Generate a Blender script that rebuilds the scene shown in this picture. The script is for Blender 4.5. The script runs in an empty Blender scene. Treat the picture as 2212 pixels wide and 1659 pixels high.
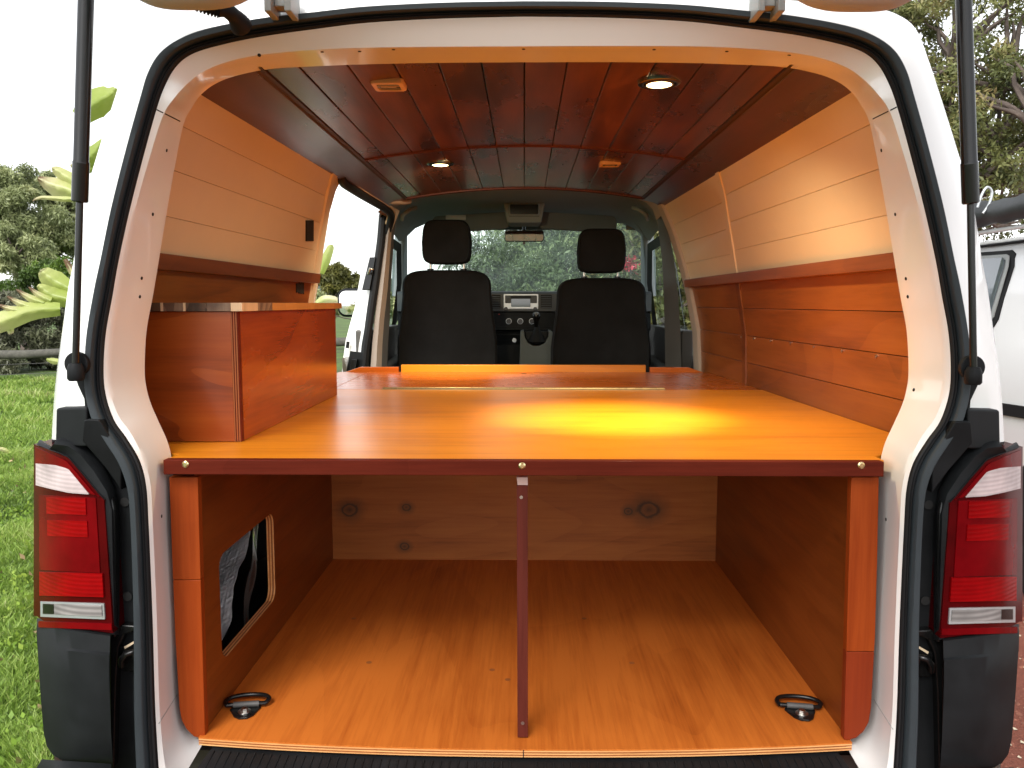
import bpy, bmesh, math, random
import numpy as np
from mathutils import Vector, Matrix, noise
from mathutils.bvhtree import BVHTree
random.seed(7); np.random.seed(7)
R = math.radians
S = bpy.context.scene
COL = S.collection

# ------------------------------------------------------------------ camera, world, sun, exposure
EYE = 1.43
F, CU, CV = 1750., 1106., 829.5
TH = math.atan(174.5 / F); PS = math.atan(26 / (F / math.cos(TH)))
cam = bpy.data.cameras.new('camera'); camo = bpy.data.objects.new('camera', cam); COL.objects.link(camo)
camo.location = (0, 0, EYE); camo.rotation_euler = (math.pi / 2 - TH, 0, PS)
cam.sensor_width = 36; cam.lens = F / 2212 * 36; cam.clip_start = .02; cam.clip_end = 2000
S.camera = camo
W = bpy.data.worlds.new('World'); S.world = W; W.use_nodes = True
nt = W.node_tree; bgn = nt.nodes['Background']
sky = nt.nodes.new('ShaderNodeTexSky'); sky.sky_type = 'NISHITA'; sky.sun_disc = False
SUN_EL, SUN_AZ = R(48), R(200)
sky.sun_elevation = SUN_EL; sky.sun_rotation = SUN_AZ
sky.air_density = 1.0; sky.dust_density = 1.0; sky.ozone_density = 1.0
hs = nt.nodes.new('ShaderNodeHueSaturation'); hs.inputs['Saturation'].default_value = .12
hs.inputs['Value'].default_value = 1.0
nt.links.new(sky.outputs[0], hs.inputs['Color']); nt.links.new(hs.outputs[0], bgn.inputs[0])
bgn.inputs[1].default_value = .15
sl = bpy.data.lights.new('sun', 'SUN'); sl.energy = 1.3; sl.angle = R(25); sl.color = (1, .96, .9)
so = bpy.data.objects.new('sun', sl); COL.objects.link(so)
so.rotation_euler = (math.pi / 2 - SUN_EL, 0, math.pi - SUN_AZ)
S.view_settings.view_transform = 'Standard'; S.view_settings.look = 'None'
S.view_settings.exposure = 1.27; S.view_settings.gamma = 1; S.view_settings.use_curve_mapping = False
S.cycles.use_denoising = True; S.cycles.max_bounces = 10; S.cycles.diffuse_bounces = 5
S.cycles.glossy_bounces = 4; S.cycles.transparent_max_bounces = 16; S.cycles.sample_clamp_indirect = 6
S.cycles.caustics_reflective = False; S.cycles.caustics_refractive = False

# ------------------------------------------------------------------ measuring helpers: a line of sight of the survey meets a plane
def ray(u, v):
    a = (u - CU) / F; b = -(v - CV) / F
    y = b * math.sin(TH) + math.cos(TH); z = b * math.cos(TH) - math.sin(TH)
    c, s = math.cos(PS), math.sin(PS)
    return Vector((a * c - y * s, a * s + y * c, z))
def PY(u, v, Y): d = ray(u, v); t = Y / d[1]; return Vector((d[0] * t, Y, EYE + d[2] * t))
def PZ(u, v, Z): d = ray(u, v); t = (Z - EYE) / d[2]; return Vector((d[0] * t, d[1] * t, Z))
def PX(u, v, X): d = ray(u, v); t = X / d[0]; return Vector((X, d[1] * t, EYE + d[2] * t))
FLOOR = PY(443, 1590, 1.5)[2]; DECK = PY(352, 990, 1.5)[2]

# ------------------------------------------------------------------ materials
MATS = {}
def mat(name):
    m = bpy.data.materials.new(name); m.use_nodes = True; MATS[name] = m
    n = m.node_tree.nodes; return m, n, m.node_tree.links, n['Principled BSDF']
def rgb(c): return (c[0], c[1], c[2], 1)
def ramp(n, stops):
    r = n.new('ShaderNodeValToRGB'); e = r.color_ramp.elements
    while len(e) < len(stops): e.new(.5)
    for k, (p, c) in enumerate(stops): e[k].position = p; e[k].color = rgb(c)
    return r
def coords(n, l, scale=(1, 1, 1), rnd=True):
    t = n.new('ShaderNodeTexCoord'); mp = n.new('ShaderNodeMapping'); mp.inputs['Scale'].default_value = scale
    l.new(t.outputs['Object'], mp.inputs['Vector'])
    if rnd:
        oi = n.new('ShaderNodeObjectInfo'); mu = n.new('ShaderNodeMath'); mu.operation = 'MULTIPLY'; mu.inputs[1].default_value = 47
        l.new(oi.outputs['Random'], mu.inputs[0]); l.new(mu.outputs[0], mp.inputs['Location'])
    return mp
def nz(n, l, vec, scale, detail=4, rough=.55, dist=0):
    x = n.new('ShaderNodeTexNoise'); x.inputs['Scale'].default_value = scale; x.inputs['Detail'].default_value = detail
    x.inputs['Roughness'].default_value = rough; x.inputs['Distortion'].default_value = dist
    l.new(vec, x.inputs['Vector']); return x
def math_(n, l, op, a, b=None):
    x = n.new('ShaderNodeMath'); x.operation = op
    for i, q in enumerate((a, b)):
        if q is None: continue
        if isinstance(q, (int, float)): x.inputs[i].default_value = q
        else: l.new(q, x.inputs[i])
    return x.outputs[0]
def mix(n, l, f, a, b, mode='MIX'):
    x = n.new('ShaderNodeMix'); x.data_type = 'RGBA'; x.blend_type = mode
    for i, q in ((0, f), (6, a), (7, b)):
        if isinstance(q, (int, float)): x.inputs[i].default_value = q
        elif isinstance(q, tuple): x.inputs[i].default_value = rgb(q)
        else: l.new(q, x.inputs[i])
    return x.outputs[2]
def bump(n, l, b, h, strength, dist=.002):
    x = n.new('ShaderNodeBump'); x.inputs['Strength'].default_value = strength; x.inputs['Distance'].default_value = dist
    l.new(h, x.inputs['Height']); l.new(x.outputs[0], b.inputs['Normal']); return x
def plain(name, c, rough=.5, metal=0, coat=0, var=.12, bs=60, bstr=.15, spec=.5, vscale=6):
    m, n, l, b = mat(name)
    mp = coords(n, l); x = nz(n, l, mp.outputs[0], vscale, 6, .65)
    lo = tuple(q * (1 - var) for q in c); hi = tuple(min(1, q * (1 + var)) for q in c)
    r = ramp(n, [(.3, lo), (.7, hi)]); l.new(x.outputs[0], r.inputs[0]); l.new(r.outputs[0], b.inputs['Base Color'])
    rr = n.new('ShaderNodeMapRange'); rr.inputs['To Min'].default_value = max(0.02, rough * .8); rr.inputs['To Max'].default_value = min(1, rough * 1.2)
    l.new(x.outputs[0], rr.inputs['Value']); l.new(rr.outputs[0], b.inputs['Roughness'])
    b.inputs['Metallic'].default_value = metal; b.inputs['Coat Weight'].default_value = coat; b.inputs['Coat Roughness'].default_value = .06
    b.inputs['Specular IOR Level'].default_value = spec
    if bstr: f = nz(n, l, mp.outputs[0], bs, 3); bump(n, l, b, f.outputs[0], bstr, .001)
    return m
def wood(name, dark, mid, light, axis=0, rough=.3, coat=.5, figure=.5, blotch=.35, fine=1., fig_scale=1.6, knots=0, bstr=.12, knotcol=(.03, .012, .004), coatr=.12, spec=.3, knots_at=()):
    """varnished timber; the grain runs along one axis of the piece"""
    m, n, l, b = mat(name)
    sc = [1, 1, 1]; sc[axis] = .10
    mp = coords(n, l, tuple(sc))
    sf = [1, 1, 1]; sf[axis] = .03
    mf = coords(n, l, tuple(sf))
    fibre = nz(n, l, mf.outputs[0], 130, 5, .7)
    band = nz(n, l, mp.outputs[0], 22, 5, .6, .3)
    f1 = math_(n, l, 'ADD', math_(n, l, 'MULTIPLY', fibre.outputs[0], .45 * fine), math_(n, l, 'MULTIPLY', band.outputs[0], .75))
    # figure: growth rings cut at a slant, sharp on one side
    s2 = [1, 1, 1]; s2[axis] = .38
    mg = coords(n, l, tuple(s2))
    g = nz(n, l, mg.outputs[0], fig_scale, 3, .45, .5)
    fr = math_(n, l, 'FRACT', math_(n, l, 'MULTIPLY', g.outputs[0], 9.))
    fr = math_(n, l, 'POWER', fr, 2.5)
    f2 = math_(n, l, 'SUBTRACT', f1, math_(n, l, 'MULTIPLY', fr, .30 * figure))
    bl = nz(n, l, coords(n, l, tuple(s2)).outputs[0], 5, 4, .6)
    f3 = math_(n, l, 'ADD', f2, math_(n, l, 'MULTIPLY', math_(n, l, 'SUBTRACT', bl.outputs[0], .5), blotch))
    r = ramp(n, [(.30, dark), (.52, mid), (.80, light)]); l.new(f3, r.inputs[0])
    col = r.outputs[0]
    if knots:
        vt = n.new('ShaderNodeTexVoronoi'); vt.inputs['Scale'].default_value = knots; vt.inputs['Randomness'].default_value = 1
        s3 = [1, 1, 1]; s3[axis] = .62
        w = nz(n, l, mg.outputs[0], 9, 2)
        mk = coords(n, l, tuple(s3)); va = n.new('ShaderNodeVectorMath'); va.operation = 'MULTIPLY_ADD'
        l.new(w.outputs[1], va.inputs[0]); va.inputs[1].default_value = (.05, .05, .05); l.new(mk.outputs[0], va.inputs[2]); l.new(va.outputs[0], vt.inputs['Vector'])
        kr = ramp(n, [(0., (1, 1, 1)), (.055, (.85, .85, .85)), (.085, (.12, .12, .12)), (.16, (0, 0, 0))]); l.new(vt.outputs['Distance'], kr.inputs[0])
        col = mix(n, l, kr.outputs[0], col, knotcol)
    if knots_at:
        tc = n.new('ShaderNodeTexCoord'); wv = nz(n, l, tc.outputs['Object'], 22, 3)
        for (kx, kz, kr) in knots_at:
            sb = n.new('ShaderNodeVectorMath'); sb.operation = 'SUBTRACT'; l.new(tc.outputs['Object'], sb.inputs[0]); sb.inputs[1].default_value = (kx, 0, kz)
            sc_ = n.new('ShaderNodeVectorMath'); sc_.operation = 'MULTIPLY'; l.new(sb.outputs[0], sc_.inputs[0]); sc_.inputs[1].default_value = (.8 / kr, 0, 1 / kr)
            ln = n.new('ShaderNodeVectorMath'); ln.operation = 'LENGTH'; l.new(sc_.outputs[0], ln.inputs[0])
            d = math_(n, l, 'ADD', ln.outputs['Value'], math_(n, l, 'MULTIPLY', math_(n, l, 'SUBTRACT', wv.outputs[0], .5), .9))
            kr_ = ramp(n, [(.0, (.9, .9, .9)), (.22, (.5, .5, .5)), (.30, (1, 1, 1)), (.40, (.45, .45, .45)), (.8, (.0, .0, .0))]); l.new(math_(n, l, 'MULTIPLY', d, .4), kr_.inputs[0])
            col = mix(n, l, kr_.outputs[0], col, knotcol)
    oi = n.new('ShaderNodeObjectInfo')
    hsv = n.new('ShaderNodeHueSaturation'); mr = n.new('ShaderNodeMapRange'); mr.inputs['To Min'].default_value = .88; mr.inputs['To Max'].default_value = 1.12
    l.new(oi.outputs['Random'], mr.inputs['Value']); l.new(mr.outputs[0], hsv.inputs['Value']); l.new(col, hsv.inputs['Color'])
    l.new(hsv.outputs[0], b.inputs['Base Color'])
    rm = n.new('ShaderNodeMapRange'); rm.inputs['To Min'].default_value = rough * .75; rm.inputs['To Max'].default_value = rough * 1.35
    l.new(bl.outputs[0], rm.inputs['Value']); l.new(rm.outputs[0], b.inputs['Roughness'])
    b.inputs['Coat Weight'].default_value = coat * .6; b.inputs['Coat Roughness'].default_value = coatr; b.inputs['Specular IOR Level'].default_value = spec
    bump(n, l, b, f1, bstr, .0015)
    return m

PAINT = plain('white_paint', (.80, .80, .79), .25, coat=.6, var=.015, bs=25, bstr=.02, vscale=2)
PAINT_IN = plain('jamb_paint', (.78, .76, .74), .22, coat=.7, var=.02, bs=12, bstr=.05, vscale=3)
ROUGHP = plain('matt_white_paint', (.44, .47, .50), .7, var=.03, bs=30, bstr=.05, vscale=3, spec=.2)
CREAM = plain('cream_boards', (.68, .54, .37), .33, coat=.2, var=.04, bs=30, bstr=.05, vscale=3)
BLACKP = plain('black_textured_plastic', (.009, .010, .011), .55, var=.5, bs=900, bstr=.35, spec=.14)
BLACKG = plain('black_smooth_plastic', (.006, .006, .006), .25, var=.2, bs=60, bstr=.03, spec=.4)
RUBBER = plain('grey_black_rubber', (.026, .033, .038), .6, var=.15, bs=300, bstr=.1, spec=.3)
RUBBERD = plain('dark_rubber', (.008, .008, .009), .6, var=.15, bs=300, bstr=.1, spec=.25)
STEEL = plain('zinc_steel', (.62, .60, .56), .28, metal=1, var=.1, bs=80, bstr=.1)
BRASS = plain('brass', (.80, .66, .36), .25, metal=1, var=.12, bs=80, bstr=.1)
CHROME = plain('dull_chrome', (.28, .27, .26), .18, metal=1, var=.05, bs=80, bstr=.02)
GREYM = plain('grey_metal', (.33, .34, .33), .45, metal=.2, var=.05)
GREYLIN = plain('grey_headliner', (.22, .26, .265), .9, var=.06, bs=500, bstr=.25)
GREYLIN2 = plain('grey_visor', (.11, .13, .133), .85, var=.06, bs=500, bstr=.25)
BEIGE = plain('beige_trim', (.36, .29, .24), .6, var=.05, bs=300, bstr=.15)
GREYTR = plain('grey_trim', (.075, .073, .07), .55, var=.06, bs=400, bstr=.2)
FABRIC = plain('black_fabric', (.013, .013, .014), .95, var=.3, bs=700, bstr=.6, spec=.12)
DASH = plain('dash_grey', (.055, .062, .066), .5, var=.1, bs=500, bstr=.2)
SILVER = plain('silver_trim', (.45, .47, .48), .3, metal=.5, var=.05)
TAN = plain('tan_plastic', (.62, .40, .24), .4, var=.05)
HOLE = plain('dark_hole', (.006, .006, .006), .9, var=.1, bstr=0)

W_DECK = wood('deck_timber', (.30, .075, .003), (.49, .150, .007), (.66, .23, .012), axis=0, rough=.33, coat=.35, figure=.2, blotch=.45, fine=1.8, coatr=.25, bstr=.2)
W_FLAP = wood('flap_timber', (.28, .055, .006), (.38, .085, .009), (.47, .12, .013), axis=0, rough=.26, coat=.35, figure=.3, blotch=.4, coatr=.2)
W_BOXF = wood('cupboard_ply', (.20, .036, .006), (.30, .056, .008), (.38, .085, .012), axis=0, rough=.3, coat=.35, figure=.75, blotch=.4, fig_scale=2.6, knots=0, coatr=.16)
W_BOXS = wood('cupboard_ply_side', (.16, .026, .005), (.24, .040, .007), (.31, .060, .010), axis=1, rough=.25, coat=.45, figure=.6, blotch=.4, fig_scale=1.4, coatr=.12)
W_LIP = wood('mahogany_trim', (.05, .007, .004), (.085, .011, .005), (.13, .018, .008), axis=0, rough=.6, coat=.05, figure=.2, blotch=.3, fine=1.3)
MATS['mahogany_trim'].node_tree.nodes['Principled BSDF'].inputs['Specular IOR Level'].default_value = .06
W_LIPZ = wood('mahogany_post', (.04, .008, .006), (.065, .012, .008), (.10, .020, .013), axis=2, rough=.5, coat=.0, figure=.1, blotch=.3, fine=1.4, spec=.08)
W_POST = wood('cedar_post', (.15, .021, .003), (.23, .034, .004), (.30, .052, .007), axis=2, rough=.5, coat=.05, spec=.12, figure=.1, blotch=.3, fine=1.2)
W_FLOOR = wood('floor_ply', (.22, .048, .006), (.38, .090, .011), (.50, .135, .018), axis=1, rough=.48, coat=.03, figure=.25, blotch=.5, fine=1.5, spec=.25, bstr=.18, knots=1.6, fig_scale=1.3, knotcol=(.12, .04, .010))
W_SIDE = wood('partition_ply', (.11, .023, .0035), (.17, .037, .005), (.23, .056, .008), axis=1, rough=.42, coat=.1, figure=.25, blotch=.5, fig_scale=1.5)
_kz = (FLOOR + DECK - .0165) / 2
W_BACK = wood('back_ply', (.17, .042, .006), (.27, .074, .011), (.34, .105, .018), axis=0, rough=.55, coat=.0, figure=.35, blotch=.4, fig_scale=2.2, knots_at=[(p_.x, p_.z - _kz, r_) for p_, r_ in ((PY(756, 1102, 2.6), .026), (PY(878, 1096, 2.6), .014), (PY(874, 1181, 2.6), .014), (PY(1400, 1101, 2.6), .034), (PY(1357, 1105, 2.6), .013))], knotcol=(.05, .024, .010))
W_WALL = wood('wall_timber', (.15, .040, .008), (.24, .068, .013), (.31, .098, .020), axis=1, rough=.33, coat=.3, figure=.4, blotch=.5, fine=.8)
W_RAIL = wood('rail_timber', (.10, .026, .008), (.155, .042, .012), (.21, .062, .018), axis=1, rough=.35, coat=.25, figure=.3, blotch=.4, fine=1.2)
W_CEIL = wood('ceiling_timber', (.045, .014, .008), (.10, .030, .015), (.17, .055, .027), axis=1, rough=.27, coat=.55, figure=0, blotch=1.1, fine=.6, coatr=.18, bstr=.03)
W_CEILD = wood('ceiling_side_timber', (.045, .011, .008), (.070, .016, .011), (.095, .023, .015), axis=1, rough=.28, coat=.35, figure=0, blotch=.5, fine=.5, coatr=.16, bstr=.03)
W_MOULD = wood('moulding_timber', (.018, .006, .004), (.03, .009, .006), (.05, .013, .008), axis=1, rough=.5, coat=.1, figure=.1, blotch=.3)
W_MOULDR = wood('red_moulding', (.04, .007, .004), (.06, .010, .006), (.08, .014, .008), axis=0, rough=.5, coat=.1, figure=.1, blotch=.3)
W_PLYE = wood('ply_edge', (.40, .17, .06), (.60, .28, .10), (.74, .40, .16), axis=0, rough=.5, coat=0, figure=0, blotch=.3)
W_PLYD = wood('ply_edge_dark', (.16, .045, .014), (.26, .075, .02), (.34, .11, .03), axis=2, rough=.45, coat=.1, figure=0, blotch=.3)
W_BLK = [wood('acacia_dark', (.05, .027, .015), (.10, .055, .032), (.16, .09, .05), axis=2, rough=.4, coat=.1, figure=1.4, fig_scale=9),
         wood('acacia_mid', (.12, .07, .045), (.20, .125, .08), (.30, .2, .13), axis=2, rough=.4, coat=.1, figure=1.4, fig_scale=9),
         wood('acacia_pale', (.50, .33, .18), (.64, .44, .26), (.74, .54, .34), axis=2, rough=.4, coat=.1, figure=.6, fig_scale=6),
         wood('acacia_orange', (.34, .13, .028), (.46, .19, .04), (.56, .25, .06), axis=1, rough=.38, coat=.2, figure=.5, fig_scale=3)]

def red_lens(name, c, rough=.2, ribs=0, rscale=260):
    m, n, l, b = mat(name)
    mp = coords(n, l, rnd=False); x = nz(n, l, mp.outputs[0], 14, 3)
    r = ramp(n, [(.3, tuple(q * .6 for q in c)), (.7, c)]); l.new(x.outputs[0], r.inputs[0])
    b.inputs['Roughness'].default_value = rough; b.inputs['Coat Weight'].default_value = 0; b.inputs['Coat Roughness'].default_value = .05
    b.inputs['Specular IOR Level'].default_value = .12
    col = r.outputs[0]
    if ribs:
        wv = n.new('ShaderNodeTexWave'); wv.bands_direction = 'Z'; wv.inputs['Scale'].default_value = rscale / 20; wv.inputs['Distortion'].default_value = 0
        wv.wave_profile = 'SIN'; l.new(mp.outputs[0], wv.inputs['Vector'])
        col = mix(n, l, math_(n, l, 'MULTIPLY', wv.outputs['Fac'], ribs), col, tuple(q * .35 for q in c))
        bump(n, l, b, wv.outputs['Fac'], .25, .001)
    l.new(col, b.inputs['Base Color'])
    return m
L_RED = red_lens('red_lens', (.15, .001, .003)); L_REDD = red_lens('dark_red_lens', (.07, .001, .002))
L_REDB = red_lens('bright_red_ribbed_lens', (.27, .0015, .003), ribs=.28, rscale=800)
L_WHITE = red_lens('clear_ribbed_lens', (.60, .50, .50), ribs=.25, rscale=800)
L_CLEAR = red_lens('clear_reversing_lens', (.30, .28, .27), ribs=.7, rscale=600)

def glassy(name, tint=(.9, .95, .93), rough=.02, drops=False):
    m = bpy.data.materials.new(name); m.use_nodes = True; n = m.node_tree.nodes; l = m.node_tree.links; n.clear()
    out = n.new('ShaderNodeOutputMaterial'); tr = n.new('ShaderNodeBsdfTransparent'); tr.inputs[0].default_value = rgb(tint)
    gl = n.new('ShaderNodeBsdfGlossy'); gl.inputs['Roughness'].default_value = rough
    fr = n.new('ShaderNodeFresnel'); fr.inputs[0].default_value = 1.5
    ms = n.new('ShaderNodeMixShader'); l.new(fr.outputs[0], ms.inputs[0]); l.new(tr.outputs[0], ms.inputs[1]); l.new(gl.outputs[0], ms.inputs[2])
    cur = ms.outputs[0]
    if drops:   # misted, wet glass
        t = n.new('ShaderNodeTexCoord')
        x = n.new('ShaderNodeTexNoise'); x.inputs['Scale'].default_value = 5; x.inputs['Detail'].default_value = 6; l.new(t.outputs['Object'], x.inputs['Vector'])
        rp = ramp(n, [(.35, (.03, .03, .03)), (.75, (.13, .13, .13))]); l.new(x.outputs[0], rp.inputs[0])
        df = n.new('ShaderNodeBsdfTranslucent'); df.inputs[0].default_value = (.75, .9, .85, 1)
        m2 = n.new('ShaderNodeMixShader'); l.new(rp.outputs[0], m2.inputs[0]); l.new(cur, m2.inputs[1]); l.new(df.outputs[0], m2.inputs[2]); cur = m2.outputs[0]
    l.new(cur, out.inputs[0]); return m
GLASS = glassy('clear_glass', (.80, .9, .9)); SCREEN_GLASS = glassy('wet_windscreen_glass', (.82, .90, .86), .03, True)
def drop_mat():
    m, n, l, b = mat('water_drop'); b.inputs['Base Color'].default_value = (.9, .95, .95, 1); b.inputs['Roughness'].default_value = .02
    b.inputs['Transmission Weight'].default_value = 1; b.inputs['IOR'].default_value = 1.33; return m
WATER = drop_mat()
def dark_glass():
    m, n, l, b = mat('dark_window'); b.inputs['Base Color'].default_value = (.10, .12, .14, 1); b.inputs['Roughness'].default_value = .05; b.inputs['Coat Weight'].default_value = 1; return m
DGLASS = dark_glass()
def mirror_mat():
    m, n, l, b = mat('mirror_glass'); b.inputs['Base Color'].default_value = (.8, .82, .82, 1); b.inputs['Metallic'].default_value = 1; b.inputs['Roughness'].default_value = .03; return m
MIRROR = mirror_mat()
def glow(name, c, st):
    m, n, l, b = mat(name); b.inputs['Emission Color'].default_value = rgb(c); b.inputs['Emission Strength'].default_value = st; b.inputs['Base Color'].default_value = rgb(c); return m
def foil():
    m, n, l, b = mat('silver_foil'); b.inputs['Base Color'].default_value = (.88, .87, .88, 1); b.inputs['Metallic'].default_value = .45; b.inputs['Roughness'].default_value = .33
    mp = coords(n, l, rnd=False); v = n.new('ShaderNodeTexVoronoi'); v.inputs['Scale'].default_value = 95; v.inputs['Randomness'].default_value = .15; l.new(mp.outputs[0], v.inputs['Vector'])
    x = nz(n, l, mp.outputs[0], 14, 4); h = math_(n, l, 'ADD', math_(n, l, 'MULTIPLY', v.outputs[0], .6), math_(n, l, 'MULTIPLY', x.outputs[0], 3)); bump(n, l, b, h, 1., .006); return m
FOIL = foil()

def leafmat(name, cols, transl=.25, rough=.45, spec=.4, scale=3., objvar=False):
    m = bpy.data.materials.new(name); m.use_nodes = True; n = m.node_tree.nodes; l = m.node_tree.links; b = n['Principled BSDF']; out = n['Material Output']
    a = n.new('ShaderNodeAttribute'); a.attribute_name = 'tint'
    r = ramp(n, [(k / (len(cols) - 1), c) for k, c in enumerate(cols)]); l.new(a.outputs['Fac'], r.inputs[0])
    l.new(r.outputs[0], b.inputs['Base Color']); b.inputs['Roughness'].default_value = rough; b.inputs['Specular IOR Level'].default_value = spec
    t = n.new('ShaderNodeBsdfTranslucent'); l.new(r.outputs[0], t.inputs[0])
    ms = n.new('ShaderNodeMixShader'); ms.inputs[0].default_value = transl; l.new(b.outputs[0], ms.inputs[1]); l.new(t.outputs[0], ms.inputs[2]); l.new(ms.outputs[0], out.inputs[0])
    return m
LEAF_GUM = leafmat('gum_leaves', [(.12, .14, .07), (.29, .33, .15), (.45, .46, .23)])
LEAF_RIGHT = leafmat('hanging_leaves', [(.05, .065, .025), (.13, .15, .05), (.24, .25, .09), (.34, .24, .12)])
LEAF_AHEAD = leafmat('garden_leaves', [(.045, .075, .04), (.14, .20, .09), (.30, .37, .17)])
LEAF_DARK = leafmat('dark_leaves', [(.03, .05, .03), (.08, .12, .06), (.15, .19, .09)])
GRASSM = leafmat('grass_blades', [(.09, .15, .03), (.23, .36, .06), (.34, .46, .10), (.46, .45, .21)], transl=.35)
BARK = plain('bark', (.13, .10, .085), .85, var=.4, bs=40, bstr=.8, vscale=12)
DEADWOOD = plain('weathered_rail', (.085, .08, .065), .85, var=.4, bs=50, bstr=.8, vscale=15)

# ------------------------------------------------------------------ mesh building
WORLD = {}
def tagged(o, label, cat, group=None, kind=None):
    if label: o['label'] = label
    if cat: o['category'] = cat
    if group: o['group'] = group
    if kind: o['kind'] = kind
    return o
def thing(name, label, cat, loc, group=None):
    o = bpy.data.objects.new(name, None); COL.objects.link(o); o.location = loc; WORLD[o.name] = Vector(loc); o.empty_display_size = .1
    return tagged(o, label, cat, group)
def group_part(name, parent, loc):
    o = bpy.data.objects.new(name, None); COL.objects.link(o); o.parent = parent; o.location = Vector(loc) - WORLD[parent.name]; WORLD[o.name] = Vector(loc); o.empty_display_size = .05; return o
class MB:
    def __init__(s): s.v = []; s.f = []; s.t = None
    def quad(s, *p):
        k = len(s.v); s.v += [Vector(q) for q in p]; s.f.append(tuple(range(k, k + len(p)))); return s
    def box(s, x0, x1, y0, y1, z0, z1):
        return s.hexa([(x0, y0, z0), (x1, y0, z0), (x1, y1, z0), (x0, y1, z0)], [(x0, y0, z1), (x1, y0, z1), (x1, y1, z1), (x0, y1, z1)])
    def hexa(s, a, b):
        k = len(s.v); n = len(a); s.v += [Vector(q) for q in a] + [Vector(q) for q in b]
        s.f.append(tuple(range(k + n - 1, k - 1, -1))); s.f.append(tuple(range(k + n, k + 2 * n)))
        for i in range(n): j = (i + 1) % n; s.f.append((k + i, k + j, k + n + j, k + n + i))
        return s
    def prism(s, pts, d): return s.hexa([Vector(p) for p in pts], [Vector(p) + Vector(d) for p in pts])
    def loft(s, rings, closed=False, caps=False):
        k = len(s.v); n = len(rings[0])
        for r in rings: s.v += [Vector(q) for q in r]
        m = n if closed else n - 1
        for a in range(len(rings) - 1):
            for i in range(m):
                j = (i + 1) % n; s.f.append((k + a * n + i, k + a * n + j, k + (a + 1) * n + j, k + (a + 1) * n + i))
        if caps: s.f.append(tuple(range(k + n - 1, k - 1, -1))); q = k + (len(rings) - 1) * n; s.f.append(tuple(range(q, q + n)))
        return s
    def tube(s, path, rad, seg=12, caps=True):
        rings = []; path = [Vector(p) for p in path]; n = len(path)
        rr = rad if isinstance(rad, (list, tuple)) else [rad] * n
        up = None
        for i, p in enumerate(path):
            d = (path[min(i + 1, n - 1)] - path[max(i - 1, 0)]).normalized()
            if up is None: up = Vector((0, 0, 1)) if abs(d.z) < .9 else Vector((1, 0, 0))
            a = d.cross(up).normalized(); b = a.cross(d).normalized(); up = b
            rings.append([p + (a * math.cos(t) + b * math.sin(t)) * rr[i] for t in [2 * math.pi * q / seg for q in range(seg)]])
        return s.loft(rings, True, caps)
    def disc(s, c, r, axis=(0, 0, 1), h=.002, seg=24, sq=1.):
        c = Vector(c); a = Vector(axis).normalized(); return s.tube([c, c + a * h], r, seg)
    def build(s, name, m, parent=None, bevel=0, smooth=None, seg=2, origin=None, weld=False):
        vs = s.v
        lo = Vector((min(v.x for v in vs), min(v.y for v in vs), min(v.z for v in vs))); hi = Vector((max(v.x for v in vs), max(v.y for v in vs), max(v.z for v in vs)))
        o0 = Vector(origin) if origin is not None else (lo + hi) / 2
        me = bpy.data.meshes.new(name); me.from_pydata([v - o0 for v in vs], [], s.f)
        bm = bmesh.new(); bm.from_mesh(me)
        if weld: bmesh.ops.remove_doubles(bm, verts=bm.verts, dist=1e-5)
        bmesh.ops.recalc_face_normals(bm, faces=bm.faces); bm.to_mesh(me); bm.free()
        me.materials.append(m)
        if smooth is not None or bevel: me.shade_smooth(); me.set_sharp_from_angle(angle=R(smooth if smooth is not None else 35))
        o = bpy.data.objects.new(name, me); COL.objects.link(o); WORLD[o.name] = o0
        if parent is not None: o.parent = parent; o.location = o0 - WORLD[parent.name]
        else: o.location = o0
        if bevel:
            b = o.modifiers.new('bevel', 'BEVEL'); b.width = bevel; b.segments = seg; b.limit_method = 'ANGLE'; b.angle_limit = R(40); b.harden_normals = True
        return o
def boxo(name, m, parent, x0, x1, y0, y1, z0, z1, bevel=.0015): return MB().box(x0, x1, y0, y1, z0, z1).build(name, m, parent, bevel)
def dupo(o, parent, wloc):
    c = o.copy(); COL.objects.link(c); c.parent = parent; c.location = Vector(wloc) - (WORLD[parent.name] if parent else Vector((0, 0, 0))); WORLD[c.name] = Vector(wloc); return c
def spline(pts, n):
    """Catmull-Rom through pts, n samples per span"""
    P = [Vector(p) for p in pts]; out = []
    for i in range(len(P) - 1):
        p0 = P[max(i - 1, 0)]; p1 = P[i]; p2 = P[i + 1]; p3 = P[min(i + 2, len(P) - 1)]
        for k in range(n):
            t = k / n; out.append(.5 * ((2 * p1) + (p2 - p0) * t + (2 * p0 - 5 * p1 + 4 * p2 - p3) * t * t + (3 * p1 - p0 - 3 * p2 + p3) * t ** 3))
    out.append(P[-1]); return out
def rrect(x0, x1, z0, z1, r, seg=5):
    out = []
    for cx, cz, a0 in ((x1 - r, z1 - r, 0), (x0 + r, z1 - r, 90), (x0 + r, z0 + r, 180), (x1 - r, z0 + r, 270)):
        for k in range(seg + 1): a = R(a0 + 90 * k / seg); out.append((cx + r * math.cos(a), cz + r * math.sin(a)))
    return out
def mx(p, s): return Vector((p[0] * s, p[1], p[2]))
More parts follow.
